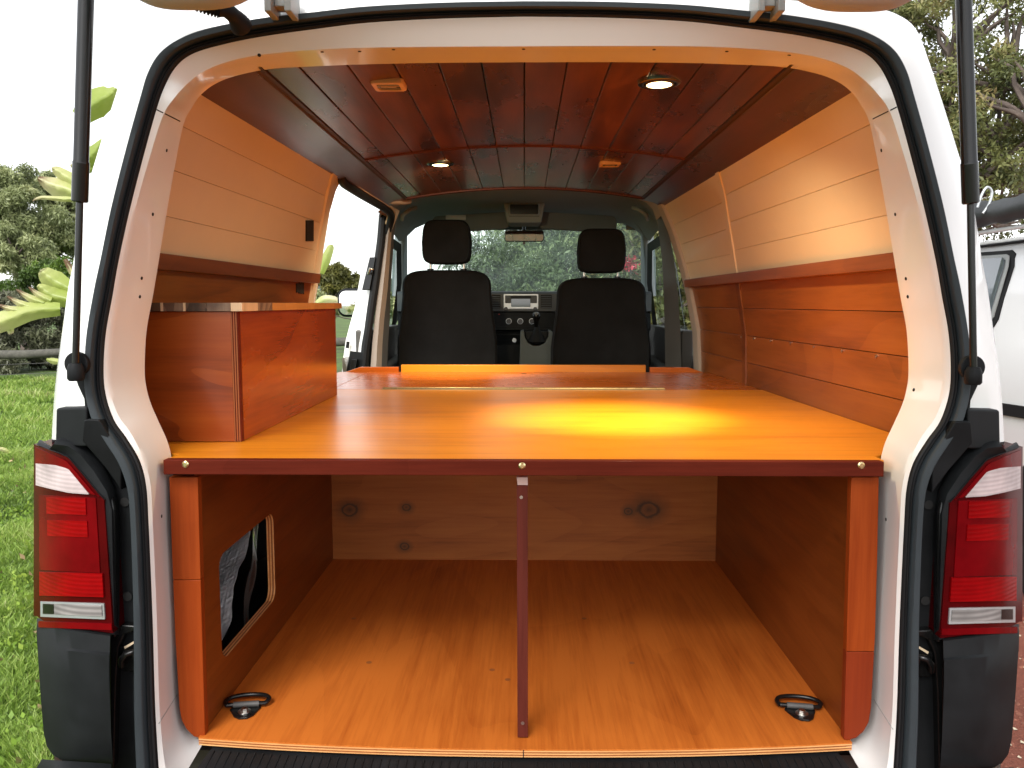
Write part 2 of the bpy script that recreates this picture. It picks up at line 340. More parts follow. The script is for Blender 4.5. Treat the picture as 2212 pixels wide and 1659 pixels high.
def mass(name, V, Fc, m, tint=None, parent=None, kind=None):
    """one mesh from numpy arrays; all faces quads or all triangles"""
    V = np.asarray(V, dtype=np.float32); Fc = np.asarray(Fc, dtype=np.int32)
    o0 = V.mean(0); me = bpy.data.meshes.new(name); k = Fc.shape[1]
    me.vertices.add(len(V)); me.vertices.foreach_set('co', (V - o0).ravel())
    me.loops.add(Fc.size); me.loops.foreach_set('vertex_index', Fc.ravel())
    me.polygons.add(len(Fc)); me.polygons.foreach_set('loop_start', np.arange(0, Fc.size, k, dtype=np.int32)); me.polygons.foreach_set('loop_total', np.full(len(Fc), k, dtype=np.int32))
    me.update(calc_edges=True)
    if tint is not None:
        a = me.attributes.new('tint', 'FLOAT', 'POINT'); a.data.foreach_set('value', np.asarray(tint, dtype=np.float32))
    me.materials.append(m); o = bpy.data.objects.new(name, me); COL.objects.link(o); WORLD[o.name] = Vector(o0.tolist())
    if parent is not None: o.parent = parent; o.location = Vector(o0.tolist()) - WORLD[parent.name]
    else: o.location = Vector(o0.tolist())
    if kind: o['kind'] = kind
    return o

# ================================================================== GROUND
def ground():
    m, n, l, b = mat('soil_and_turf')
    t = n.new('ShaderNodeTexCoord'); x = nz(n, l, t.outputs['Object'], .9, 8, .7); y = nz(n, l, t.outputs['Object'], 14, 6, .7)
    f = math_(n, l, 'ADD', math_(n, l, 'MULTIPLY', x.outputs[0], .6), math_(n, l, 'MULTIPLY', y.outputs[0], .4))
    r = ramp(n, [(.35, (.07, .06, .03)), (.48, (.06, .10, .02)), (.62, (.11, .19, .03))]); l.new(f, r.inputs[0]); l.new(r.outputs[0], b.inputs['Base Color'])
    b.inputs['Roughness'].default_value = .95; bump(n, l, b, y.outputs[0], .8, .03)
    g = MB()
    N = 60; xs = [-600, -200, -80] + [-40 + 2 * k for k in range(41)] + [80, 200, 600]; ys = [-600, -150, -40] + [-10 + 2 * k for k in range(31)] + [80, 200, 700, 1500]
    rows = []
    for yy in ys: rows.append([(xx, yy, 0.0) for xx in xs])
    g.loft(rows); o = g.build('ground', m, smooth=60); tagged(o, 'green grassy field beside and behind the van', None, kind='structure')
    m, n, l, b = mat('red_gravel')
    t = n.new('ShaderNodeTexCoord'); x = nz(n, l, t.outputs['Object'], 1.2, 6, .7); y = nz(n, l, t.outputs['Object'], 90, 5, .75)
    f = math_(n, l, 'ADD', math_(n, l, 'MULTIPLY', x.outputs[0], .5), math_(n, l, 'MULTIPLY', y.outputs[0], .5))
    r = ramp(n, [(.35, (.10, .028, .016)), (.55, (.23, .065, .038)), (.72, (.33, .13, .085))]); l.new(f, r.inputs[0]); l.new(r.outputs[0], b.inputs['Base Color'])
    b.inputs['Roughness'].default_value = .95; bump(n, l, b, y.outputs[0], 1., .012)
    edge = spline([(-.55, -8, .006), (-.7, 0, .006), (-.75, 3, .006), (-.6, 6, .006), (-.9, 10, .006), (1.5, 16, .006), (9, 20, .006)], 6)
    g = MB(); g.loft([[e for e in edge], [Vector((max(e.x + 1, 14), e.y, .006)) for e in edge]]); o = g.build('gravel_drive', m); tagged(o, 'red gravel driveway', None, kind='structure')
ground()

# ================================================================== THE VAN
van = thing('camper_van', 'white camper van with tailgate open showing its orange timber interior', 'van', (0, 3.6, 0))

# aperture, left half, top centre to bottom: seal outer, seal inner, crease, inner edge, outside of the body (survey marks)
ST = [((1132, 4), (1132, 36), (1132, 100), (1132, 128), (1132, -8)), ((960, 7), (960, 40), (960, 101), (960, 129), (960, -8)),
      ((796, 15), (796, 49), (796, 103), (796, 132), (796, -2)), ((680, 27), (680, 63), (690, 107), (690, 136), (670, 0)),
      ((560, 41), (560, 80), (575, 117), (575, 143), (548, 8)), ((448, 63), (470, 99), (500, 131), (500, 158), (430, 18)),
      ((388, 86), (413, 118), (444, 152), (455, 176), (392, 26)), ((347, 116), (379, 146), (408, 178), (424, 200), (346, 36)),
      ((322, 157), (355, 189), (378, 210), (407, 224), (300, 70)), ((306, 209), (338, 237), (352, 250), (388, 261), (268, 150)),
      ((276, 317), (312, 330), (324, 338), (370, 345), (215, 317)), ((243, 448), (280, 455), (290, 460), (348, 470), (178, 448)),
      ((220, 560), (255, 570), (264, 577), (330, 580), (158, 570)), ((206, 624), (243, 640), (252, 642), (319, 645), (147, 625)),
      ((190, 718), (229, 718), (239, 718), (306, 717), (134, 718)), ((185, 792), (224, 792), (234, 792), (302, 799), (124, 792)),
      ((187, 848), (228, 850), (238, 846), (306, 840), (118, 848)), ((200, 904), (246, 906), (256, 898), (316, 876), (114, 904)),
      ((226, 949), (274, 947), (284, 938), (333, 915), (112, 949)), ((258, 1000), (302, 995), (310, 990), (354, 964), (112, 998)),
      ((277, 1054), (316, 1050), (325, 1046), (364, 1020), (113, 1054)), ((284, 1128), (321, 1128), (330, 1128), (366, 1120), (114, 1128)),
      ((289, 1264), (327, 1264), (336, 1264), (373, 1263), (115, 1264)), ((291, 1375), (331, 1375), (340, 1375), (378, 1375), (115, 1375)),
      ((291, 1488), (334, 1488), (343, 1490), (383, 1500), (115, 1488)), ((292, 1560), (337, 1560), (347, 1565), (394, 1565), (115, 1560)),
      ((296, 1659), (343, 1659), (356, 1650), (417, 1592), (118, 1659)), ((298, 1740), (350, 1740), (372, 1720), (441, 1602), (125, 1740))]
def ys_of(v):   # the tailgate plane leans forward above the waist
    return 1.415 + .085 * max(0, (900 - v) / 900.)
RO = [PY(*s[0], ys_of(s[0][1])) for s in ST]
RI = [PY(*s[1], ys_of(s[0][1]) + .008) for s in ST]
RC = [PY(*s[2], ys_of(s[0][1]) + (.030 if k < 8 else .016)) for k, s in enumerate(ST)]
RJ = [PY(*s[3], ys_of(s[0][1]) + .11) for s in ST]
RB = [PY(*s[4], ys_of(s[0][1]) + (.10 if k > 6 else .055)) for k, s in enumerate(ST)]
def full(r, n=5):
    h = spline(r, n); return [mx(p, 1) for p in reversed(h)] + [mx(p, -1) for p in h[1:]]
FO, FI, FC, FJ, FB = full(RO), full(RI), full(RC), full(RJ), full(RB)
lerp = lambda a, b, t: [p.lerp(q, t) for p, q in zip(a, b)]
off = lambda r, y, inw=0: [Vector((p.x * (1 - inw), p.y + y, p.z)) for p in r]
# jamb: thin white return beside the seal, crease, wide inner face, then a hidden return
jm = MB(); jm.loft([off(FI, .004), FI, lerp(FI, FC, .5), FC, lerp(FC, FJ, .12), lerp(FC, FJ, .5), FJ, off(FJ, .02)])
jamb = jm.build('door_jamb', PAINT_IN, van, smooth=28)
bvh = BVHTree.FromPolygons([tuple(v) for v in jm.v], jm.f)
for (u, v) in [(360, 325), (330, 463), (306, 601), (302, 641), (1904, 325), (1934, 463), (1957, 602), (1961, 641), (1974, 842), (560, 119), (696, 112), (777, 111), (850, 107), (1131, 106), (1413, 107), (1570, 111), (1705, 119), (349, 1115), (1914, 1122)]:
    d = ray(u, v).normalized(); hit, nrm, _, _ = bvh.ray_cast(Vector((0, 0, EYE)), d)
    if hit:
        if nrm.dot(d) > 0: nrm = -nrm
        MB().disc(hit - nrm * .001, .0033, nrm, .0016, 12).build('screw_hole', HOLE, jamb)
# welded joint lines of the jamb
for s in (1, -1):
    for (ua, va, ub, vb) in ((339, 237, 389, 262), (343, 1563, 383, 1500)):
        pts = []
        for k in range(9):
            t = k / 8; d = ray(ua + (ub - ua) * t, va + (vb - va) * t); h = bvh.ray_cast(Vector((0, 0, EYE)), d.normalized())[0]
            if h: pts.append(mx(h + Vector((0, -.0006, 0)), s))
        if len(pts) > 2: MB().tube(pts, .0011, 6).build('seam_line', RUBBERD if va < 600 else GREYM, jamb)
# rubber seal with a bulb and a groove
seal = MB().loft([off(FO, .02), off(FO, .0), off(lerp(FO, FI, .06), -.008), off(lerp(FO, FI, .14), -.012), off(lerp(FO, FI, .46), -.0135), off(lerp(FO, FI, .53), -.011), off(lerp(FO, FI, .57), -.002), off(lerp(FO, FI, .63), .004)])
seal = seal.build('door_seal', RUBBER, van, smooth=50)
MB().loft([off(lerp(FO, FI, .57), .004), off(lerp(FO, FI, .63), -.002), off(lerp(FO, FI, .72), -.006), off(lerp(FO, FI, .80), -.003), off(lerp(FO, FI, .86), -.006), off(lerp(FO, FI, .94), -.005), off(lerp(FO, FI, 1.), .012)]).build('seal_lip', RUBBERD, van, smooth=50)
# body outside the seal, then the flanks and roof running forward
NT = 17 * 5   # samples from the middle of the roof down to where the lamp plastics take over
mid = len(FO) // 2
def cut(r, n): return r[mid - n: mid + n + 1]
def tw(p, y, zf):  # tumblehome flank
    return Vector((p.x * 1.0, y, p.z + zf))
rear = MB(); A = cut(FO, 18 * 5); B = cut(FB, 18 * 5)
def bulge(a, b, t, k):
    return [p.lerp(q, t) + Vector((0, -k, 0)) for p, q in zip(a, b)]
rear.loft([off(A, .012), bulge(A, B, .12, -.006), bulge(A, B, .4, .004), bulge(A, B, .75, .012), bulge(A, B, .93, .004), B])
rear.build('rear_corner_panel', PAINT, van, smooth=50)
B2 = cut(FB, 26 * 5)
def flank(y):
    out = []
    for p in B2:
        q = Vector((p.x, y, p.z))
        if p.z < 1.2: q.x = math.copysign(max(abs(p.x), .885), p.x)
        out.append(q)
    return out
side = MB(); side.loft([B2, off(B2, .05), [Vector((p.x * 1.005, 2.0, p.z)) for p in B2], [Vector((p.x * 1.005, 2.66, p.z)) for p in B2]])
side.build('body_shell', PAINT, van, smooth=50)
# forward shell: right flank whole, left flank starts ahead of the sliding door opening; roof over all
def shell_strip(name, idx, y0, y1):
    sub = [B2[i] for i in idx]; m = MB(); m.loft([[Vector((p.x * 1.005, y0, p.z)) for p in sub], [Vector((p.x * 1.0, (y0 + y1) / 2, p.z)) for p in sub], [Vector((p.x * .97, y1, p.z)) for p in sub]]); return m.build(name, PAINT, van, smooth=50)
nB = len(B2)
roof_i = [i for i in range(nB) if B2[i].z > 1.93]
shell_strip('roof_panel', roof_i, 2.66, 4.6)
right_i = [i for i in range(nB) if B2[i].x > 0 and B2[i].z <= 1.96 and (B2[i].z > 1.16 or True)]
shell_strip('side_panel', [i for i in right_i], 2.66, 3.86)
# low skirts below the cab windows, both sides
for s in (-1, 1):
    MB().quad((s * .875, 3.84, .25), (s * .86, 5.3, .25), (s * .85, 5.3, 1.17), (s * .865, 3.84, 1.17)).build('cab_door', PAINT, van)
boxo('chassis_floor', GREYTR, van, -.84, .84, 1.6, 5.3, .42, .50, 0)
# front end and bonnet below the windscreen
MB().hexa([(-.84, 5.45, .3), (.84, 5.45, .3), (.80, 6.1, .3), (-.80, 6.1, .3)], [(-.82, 5.45, 1.30), (.82, 5.45, 1.30), (.74, 6.0, 1.0), (-.74, 6.0, 1.0)]).build('bonnet', PAINT, van, .03)
for s in (-1, 1):   # wheels, mostly hidden
    for yy in (2.35, 5.2):
        m = MB(); m.disc((s * .875, yy, .33), .33, (-s, 0, 0), .18, 32); m.build('wheel', RUBBERD, van, .02)

# hinge brackets between roof and tailgate
for s, (u0, u1) in ((0, (582, 639)), (1, (1627, 1685))):
    yb = 1.47; a = PY(u0, 32, yb); b = PY(u1, 32, yb); t = PY(u0, -30, yb)
    m = MB(); w = .012
    m.box(a.x, a.x + w, yb - .03, yb + .03, a.z - .004, t.z); m.box(b.x - w, b.x, yb - .03, yb + .03, a.z - .004, t.z)
    m.box(a.x + w, b.x - w, yb - .012, yb + .02, PY(u0, 19, yb).z, t.z + .01)
    m.build('tailgate_hinge', GREYM, van, .002)
# raised roof beads beside the middle
for s in (-1, 1):
    m = MB(); pts = [PY(1132 + s * d, vv, 1.53) for d, vv in ((430, 12), (415, 4), (395, -3), (300, -6), (150, -9))]
    m.loft([[p for p in pts], [p + Vector((0, .25, .01)) for p in pts]]); m.build('roof_bead', PAINT, van, smooth=60)

# tailgate raised overhead
tg = group_part('tailgate', van, (0, 1.3, 2.05))
fr = [(-.70, 1.33), (.70, 1.33), (.74, .9), (.76, .45), (.70, .22), (-.70, .22), (-.76, .45), (-.74, .9)]
m = MB(); m.prism([Vector((x, y, 2.05 + (1.33 - y) * .22)) for x, y in fr], (0, 0, .05)); m.build('tailgate_panel', PAINT, tg, .02)
def lump(u0, u1, vb):
    yb = 1.30; prof = []
    n = 18
    rings = []
    for k in range(n + 1):
        t = k / n; u = u0 + (u1 - u0) * t; h = (1 - abs(2 * t - 1) ** 3.2); p = PY(u, vb * h - 3 + (-25 * (1 - h)), yb)
        top = PY(u0 + (u1 - u0) * t, -150, yb); r = []
        for a in range(9):
            an = math.pi * a / 8; r.append(Vector((p.x, yb - math.cos(an) * .045, p.z + .028 - math.sin(an) * .028)))
        r = [Vector((p.x, yb - .045, top.z))] + r + [Vector((p.x, yb + .045, top.z))]
        rings.append(r)
    m = MB(); m.loft(rings, False, True); return m.build('tailgate_inner_bulge', ROUGHP, tg, smooth=50)
lump(262, 552, 20); lump(1708, 2006, 24)
# wiring conduit
path = spline([PY(300, -48, 1.34), PY(345, -24, 1.36), PY(395, -4, 1.39), PY(440, 13, 1.41), PY(476, 24, 1.42)], 16)
m = MB(); n = len(path); m.tube(path, [.0125 if k % 3 else .0085 for k in range(n)], 14)
wc = m.build('wiring_conduit', RUBBERD, van, smooth=60)
MB().tube(spline([PY(470, 20, 1.42), PY(492, 24, 1.43), PY(510, 40, 1.45), PY(522, 58, 1.47)], 6), [.0125, .0125, .012, .0115, .0115, .012, .0125, .013, .013, .013, .013, .014, .015, .016, .017, .018, .019, .019, .019], 16).build('rubber_boot', RUBBERD, wc, smooth=60)

# gas struts
def strut(s, ub, vb, us, vs, ut):
    g = group_part('gas_strut', van, (s * .78, 1.37, 1.3))
    b = PY(ub, vb, 1.385); mp = PY(us, vs, 1.385); t = PY(ut, -330, 1.34); d = (t - mp).normalized()
    m = MB(); m.tube([mp - d * .016, mp - d * .014, mp + d * .048, mp + d * .05, mp + d * .052, t], [.0115, .0133, .0133, .0133, .0122, .0122], 24); m.build('cylinder', BLACKG, g, smooth=40)
    m = MB(); m.tube([b, mp - d * .01], .0058, 16); m.build('piston_rod', BLACKG, g, smooth=40)
    m = MB(); m.tube([b + Vector((0, 0, -.022)), b + Vector((0, 0, -.018)), b + Vector((0, 0, .0)), b + Vector((0, 0, .008))], [.011, .014, .0135, .010], 20); m.build('ball_socket', BLACKP, g, smooth=40)
    m = MB(); m.disc(b + Vector((s * .006, .012, .006)), .021, (0, 1, 0), .012, 28); m.build('round_cap', BLACKP, g, .002)
    q = [(160, 812), (186, 800), (192, 850), (197, 912), (184, 912), (180, 862), (166, 832)]
    m = MB(); m.prism([mx(PY(u, v, 1.425), -s) for u, v in q], (0, .03, 0)); m.build('mounting_bracket', BLACKP, g, .004)
strut(-1, 163, 795, 173, 416, 196)
strut(1, 2103, 803, 2096, 419, 2070)

# tail lamps, plastic surrounds and bumper corners
LY = 1.405
def wrap(u, u_in=225., u_out=72.):   # the lamp curls round the corner of the body
    t = max(0, (u_in - u) / (u_in - u_out)); return .095 * t ** 3.2
def LP(u, v, s, dy=0): u = u + 19 * (u - 76) / 140 * max(0, v - 1070) / 300; p = PY(u, v, LY + wrap(u) + dy); return mx(p, s)
def patch(us, top, bot, s, dy, thick):
    """a curved piece between a top and a bottom line, given at the columns us"""
    fr = [[LP(u, f(u), s, dy) for u in us] for f in (top, bot)]
    rows = []; nv = 8
    for k in range(nv + 1):
        t = k / nv; rows.append([LP(u, top(u) * (1 - t) + bot(u) * t, s, dy) for u in us])
    back = [[p + Vector((0, thick, 0)) for p in r] for r in (rows[0], rows[-1])]
    m = MB(); m.loft([back[0]] + rows + [back[1]])
    m.quad(*([r[0] for r in rows] + [back[1][0], back[0][0]])); m.quad(*([r[-1] for r in rows] + [back[1][-1], back[0][-1]]))
    return m
def pl(*pts):
    def f(u):
        if u <= pts[0][0]: return pts[0][1]
        for (a, b), (c, d) in zip(pts, pts[1:]):
            if u <= c: return b + (d - b) * (u - a) / (c - a)
        return pts[-1][1]
    return f
def span(a, b, n=14): return [a + (b - a) * k / n for k in range(n + 1)]
def lamp(s):
    g = group_part('tail_lamp', van, (s * .83, 1.45, .95))
    top = pl((70, 958), (79, 962), (106, 972), (147, 989), (213, 1068), (216, 1074)); bot = pl((78, 1330), (97, 1345), (141, 1354), (194, 1363), (232, 1369))
    m = patch(span(73, 224, 24), pl((70, 958), (79, 962), (106, 972), (147, 989), (215, 1070), (224, 1080)), bot, s, 0, .07); m.build('lamp_housing', L_REDD, g, smooth=40, weld=True)
    m = patch(span(76, 213, 16), pl((76, 966), (106, 979), (143, 996), (206, 1070), (213, 1074)), pl((76, 1002), (120, 1006), (147, 1013), (191, 1066), (213, 1072)), s, -.003, .004); m.build('red_top_lens', L_RED, g, smooth=40)
    m = patch(span(77, 191, 16), pl((77, 1001), (120, 1005), (147, 1013), (191, 1066)), pl((77, 1048), (112, 1057), (150, 1065), (191, 1068)), s, -.004, .004); m.build('indicator_lens', L_WHITE, g, smooth=40)
    m = patch(span(84, 206, 14), lambda u: 1070 + .05 * (u - 100), lambda u: 1232 + .05 * (u - 100), s, -.002, .003); m.build('dark_red_lens', L_RED, g, smooth=40)
    m = patch(span(100, 184, 10), lambda u: 1074 + .03 * (u - 100), lambda u: 1110 + .03 * (u - 100), s, -.004, .004); m.build('brake_lens', L_REDB, g, smooth=40)
    m = patch(span(101, 185, 10), lambda u: 1123 + .03 * (u - 100), lambda u: 1158 + .03 * (u - 100), s, -.004, .004); m.build('brake_lens', L_REDB, g, smooth=40)
    m = patch(span(84, 210, 12), lambda u: 1236 + .03 * (u - 100), lambda u: 1287 + .03 * (u - 100), s, -.004, .004); m.build('tail_lens', L_REDB, g, smooth=40)
    m = patch(span(86, 210, 12), lambda u: 1300 + .04 * (u - 100), lambda u: 1333 + .045 * (u - 100), s, -.0035, .004); m.build('chrome_frame', SILVER, g, smooth=40)
    m = patch(span(90, 205, 12), lambda u: 1304 + .04 * (u - 100), lambda u: 1327 + .045 * (u - 100), s, -.0055, .004); m.build('reversing_lens', L_CLEAR, g, smooth=40)
    m = patch(span(91, 112, 5), lambda u: 1305 + .04 * (u - 100), lambda u: 1326 + .045 * (u - 100), s, -.0065, .004); m.build('lens_end', BLACKG, g, smooth=40)
    m = patch(span(82, 222, 12), lambda u: 1343 + .04 * (u - 100), lambda u: 1356 + .045 * (u - 100), s, -.003, .003); m.build('red_bottom_lens', L_RED, g, smooth=40)
def surround(s):
    g = group_part('lamp_surround', van, (s * .78, 1.46, .9))
    Q = lambda u, v, y: mx(PY(u, v, y), s)
    # flat carrier behind, from lamp to seal
    m = MB(); m.prism([Q(150, 948, 1.455), Q(172, 905, 1.452), (Q(212, 905, 1.45)), Q(262, 985, 1.448), Q(292, 1060, 1.446), Q(304, 1130, 1.445), Q(306, 1400, 1.445), Q(306, 1740, 1.445), Q(200, 1740, 1.445), Q(190, 1060, 1.455)], (0, .03, 0)); m.build('carrier_panel', BLACKP, g, .003)
    # shoulder over the lamp
    m = MB(); rows = []
    for (y, dv, du) in ((0., 0, 0), (.0, -2, 1), (.012, -9, 4), (.05, -14, 8), (.10, -16, 12)):
        rows.append([mx(PY(u + du * .6, v + dv * .7, LY + wrap(u) + y), s) for u, v in ((80, 961), (92, 966), (106, 972), (127, 979), (147, 988), (180, 1026), (215, 1069), (226, 1080))])
    m.loft(rows); m.build('shoulder', BLACKP, g, smooth=50)
    # broad sloping shoulder filling up to the carrier
    m = MB(); o1 = [(106, 971), (127, 978), (147, 986), (180, 1024), (215, 1067), (228, 1090), (231, 1200), (236, 1370)]; o2 = [(124, 948), (165, 948), (196, 975), (224, 1010), (246, 1056), (254, 1110), (256, 1220), (258, 1372)]
    m.loft([[Q(u, v, LY + wrap(u) + .003) for u, v in o1], [Q((u + a) / 2, (v + b) / 2, LY + .006) for (u, v), (a, b) in zip(o1, o2)], [Q(u, v, 1.428) for u, v in o2], [Q(u + 4, v - 2, 1.45) for u, v in o2]]); m.build('moulded_ridge', BLACKP, g, smooth=50)
    m = MB(); m.tube([Q(239, 1075, 1.425), Q(243, 1095, 1.421), Q(247, 1340, 1.421), Q(247, 1372, 1.424)], .006, 10); m.build('vertical_rib', BLACKG, g, smooth=60)
    m = MB(); m.prism([Q(121, 882, 1.44), Q(187, 880, 1.402), Q(187, 965, 1.402), Q(119, 965, 1.44)], (0, .09, 0)); m.build('side_block', BLACKP, g, .004)
    m = MB(); m.prism([Q(191, 905, 1.40), Q(214, 907, 1.40), Q(262, 985, 1.41), Q(262, 1060, 1.42), Q(226, 1010, 1.41), Q(176, 952, 1.40), Q(180, 908, 1.40)], (0, .05, 0)); m.build('upper_block', BLACKP, g, .003)
    for (u, v) in ((270, 1084), (276, 1288)):
        c = Q(u, v, 1.444); MB().disc(c, .0085, (0, -1, 0), .0015, 20).build('bolt_recess', HOLE, g)
    # latch bracket low down
    m = MB(); m.prism([Q(236, 1372, 1.43), Q(262, 1350, 1.43), Q(292, 1352, 1.43), Q(292, 1362, 1.43), Q(268, 1372, 1.43), Q(256, 1400, 1.43), Q(250, 1480, 1.43), Q(246, 1659, 1.43), Q(238, 1659, 1.43)], (0, .02, 0)); m.build('bracket_rail', BLACKG, g, .003)
    m = MB(); m.tube([Q(263, 1438, 1.432), Q(262, 1425, 1.424), Q(272, 1412, 1.42), Q(288, 1408, 1.424), Q(291, 1420, 1.43)], .006, 10); m.build('catch_loop', BLACKG, g, smooth=60)
    m = MB(); m.prism([Q(258, 1398, 1.436), Q(296, 1383, 1.436), Q(296, 1452, 1.436), Q(262, 1452, 1.436)], (0, .006, 0)); m.build('catch_plate', BLACKG, g, .003)
    MB().prism([Q(268, 1397, 1.434), Q(290, 1385, 1.434), Q(291, 1389, 1.434), Q(270, 1402, 1.434)], (0, .003, 0)).build('foam_strip', CREAM, g)
def bumper(s):
    g = group_part('bumper', van, (s * .8, 1.43, .6))
    yb = 1.395
    def BP(u, v, dy=0):
        t = max(0, (245 - u) / 167.); return mx(PY(u, v, yb + .10 * t ** 3.5 + dy), s)
    cols = span(0, 1, 18)
    def row(v, ul, ur, dy, tilt): return [BP(ul + (ur - ul) * t, v + tilt * t, dy) for t in cols]
    rows = [row(1335, 80, 236, .09, 26), row(1345, 80, 238, .01, 24), row(1352, 79, 238, .0, 22), row(1392, 80, 237, -.006, 18), row(1398, 81, 236, -.012, 18), row(1450, 84, 236, -.014, 14), row(1520, 89, 238, -.014, 10), row(1580, 94, 240, -.012, 6), row(1612, 101, 242, -.004, 4), row(1632, 115, 243, .004, 4), row(1646, 140, 244, .015, 6), row(1655, 165, 245, .05, 6)]
    m = MB(); m.loft(rows); m.build('corner_moulding', BLACKP, g, smooth=45)
    m = MB(); m.loft([row(1640, 90, 240, .0, 10), row(1660, 78, 240, -.03, 10), row(1760, 70, 240, -.05, 10)]); m.build('lower_step', BLACKP, g, smooth=45)
for s in (-1, 1):
    t = -s   # survey marks were taken on the left
    lamp(t); surround(t); bumper(t)
# shut line on the left flank
m = MB(); m.tube([PY(147, 796, 1.512), PY(153, 830, 1.514), PY(149, 880, 1.52)], .002, 6); m.build('shut_line', RUBBERD, van)
m = MB(); m.tube([mx(PY(147, 796, 1.512), -1), mx(PY(153, 830, 1.514), -1), mx(PY(149, 880, 1.52), -1)], .002, 6); m.build('shut_line', RUBBERD, van)

# sill plate with ribs and screw wells
sp = MB(); zt = FLOOR - .022
def sill_y(x): return 1.462 + .030 * (x / .6) ** 2
cols = span(-1, 1, 30)
sill = MB(); sill.loft([[Vector((t * .607, sill_y(t * .6) + .02, zt)) for t in cols], [Vector((t * .61, sill_y(t * .6) - .012, zt - .001)) for t in cols], [Vector((t * .618, 1.40, zt - .012)) for t in cols], [Vector((t * .625, 1.36, zt - .022)) for t in cols], [Vector((t * .63, 1.33, zt - .06)) for t in cols]])
sillo = sill.build('sill_plate', BLACKP, van, smooth=50)
rb = MB()
for k in range(74):
    x = -.60 + k * 1.2 / 73
    if -.02 < x < .02: continue
    rb.hexa([(x - .0022, sill_y(x) - .008, zt - .001), (x + .0022, sill_y(x) - .008, zt - .001), (x + .0022, 1.37, zt - .0205), (x - .0022, 1.37, zt - .0205)],
            [(x - .0012, sill_y(x) - .008, zt + .0022), (x + .0012, sill_y(x) - .008, zt + .0022), (x + .0012, 1.37, zt - .0175), (x - .0012, 1.37, zt - .0175)])
o = rb.build('sill_ribs', BLACKP, sillo); o['kind'] = 'stuff'
for (u, v) in ((545, 1627), (733, 1632), (957, 1634), (1301, 1634), (1523, 1634), (1714, 1634)):
    p = PZ(u, v, zt - .006); MB().disc(p, .0085, (0, -.2, 1), .0012, 20).build('screw_well', HOLE, sillo); MB().disc(p + Vector((0, 0, .001)), .0045, (0, -.2, 1), .0015, 14).build('screw', BLACKG, sillo)

# ---------------- interior lining of the load space
def wx(z, y):  # half width of the lined load space
    P = [(.55, .80), (1.138, .836), (1.32, .825), (1.5, .786), (1.6, .757), (1.7, .725), (1.79, .692), (1.87, .652), (1.95, .61)]
    for (a, b), (c, d) in zip(P, P[1:]):
        if z <= c: x = b + (d - b) * (z - a) / (c - a); break
    else: x = P[-1][1]
    return x - .025 * (y - 1.7)
def rib_y(z): return float(np.interp(z, [1.1, 1.30, 1.54, 1.70, 1.87], [2.93, 2.915, 2.87, 2.80, 2.69]))
def wall_boards(s, y0, y1, zs, m, parent, gap=.0008, th=.012, nm='wall_board'):
    for a, b in zip(zs, zs[1:]):
        bd = MB(); n = 4; rows = []; gap = .0003 if m is CREAM else gap
        for k in range(5):
            t = k / 4; za, zb = a + gap, b - gap; zm = (za + zb) / 2
            ya, ym, yb_ = [(y0(z) if callable(y0) else y0) * (1 - t) + (y1(z) if callable(y1) else y1) * t for z in (za, zm, zb)]
            rows.append([Vector((s * wx(za, ya), ya, za)), Vector((s * wx(zm, ym), ym, zm)), Vector((s * wx(zb, yb_), yb_, zb)), Vector((s * (wx(zb, yb_) + th), yb_, zb)), Vector((s * (wx(za, ya) + th), ya, za))])
        bd.loft(rows, True, True); bd.build(nm, m, parent, .0012)
WZ = [1.523, 1.612, 1.703, 1.787, 1.872]; LZ = [1.125, 1.218, 1.315, 1.412, 1.515]
for s in (-1, 1):
    g = group_part('wall_lining', van, (s * .8, 2.3, 1.5))
    back = MB(); rows = []
    ends = (1.52, 3.66) if s > 0 else (1.52, 2.70)
    for y in ends: rows.append([Vector((s * (wx(z, y) + .010), y, z)) for z in (.5, 1.138, 1.32, 1.5, 1.6, 1.7, 1.79, 1.88, 1.95)])
    back.loft([rw[:4] for rw in rows]); back.build('backing', RUBBERD, g); MB().loft([rw[3:] for rw in rows]).build('cream_backing', CREAM, g)
    if s > 0:
        wall_boards(s, 1.56, rib_y, WZ, CREAM, g); wall_boards(s, lambda z: rib_y(z) + .04, 3.60, [1.523, 1.602, 1.685, 1.77, 1.872], CREAM, g)
        wall_boards(s, 1.56, rib_y, LZ, W_WALL, g, nm='timber_board'); wall_boards(s, lambda z: rib_y(z) + .04, 3.60, LZ, W_WALL, g, nm='timber_board')
        # covered ribs
        for (za, zb, mm) in ((1.125, 1.50, W_RAIL), (1.53, 1.872, CREAM)):
            m = MB(); m.loft([[Vector((s * (wx(z, rib_y(z) + y) - d), rib_y(z) + y, z)) for y, d in ((-.004, -.004), (-.001, .004), (.040, .004), (.044, -.004))] for z in span(za, zb, 8)]); m.build('rib_cover', mm, g, smooth=30)
        m = MB(); m.loft([[Vector((s * (wx(z, 3.62) + .02), 3.59, z)), Vector((s * (wx(z, 3.62) - .012), 3.60, z)), Vector((s * (wx(z, 3.68) - .02), 3.66, z)), Vector((s * (wx(z, 3.7) + .0), 3.70, z))] for z in (.55, 1.138, 1.3, 1.5, 1.62, 1.75, 1.86)]); m.build('pillar_trim', BEIGE, g, smooth=40)
    else:
        wall_boards(s, 1.56, lambda z: rib_y(z) + .01, WZ, CREAM, g); wall_boards(s, 1.56, lambda z: rib_y(z) + .01, [1.125, 1.31, 1.515], W_WALL, g, nm='timber_board')
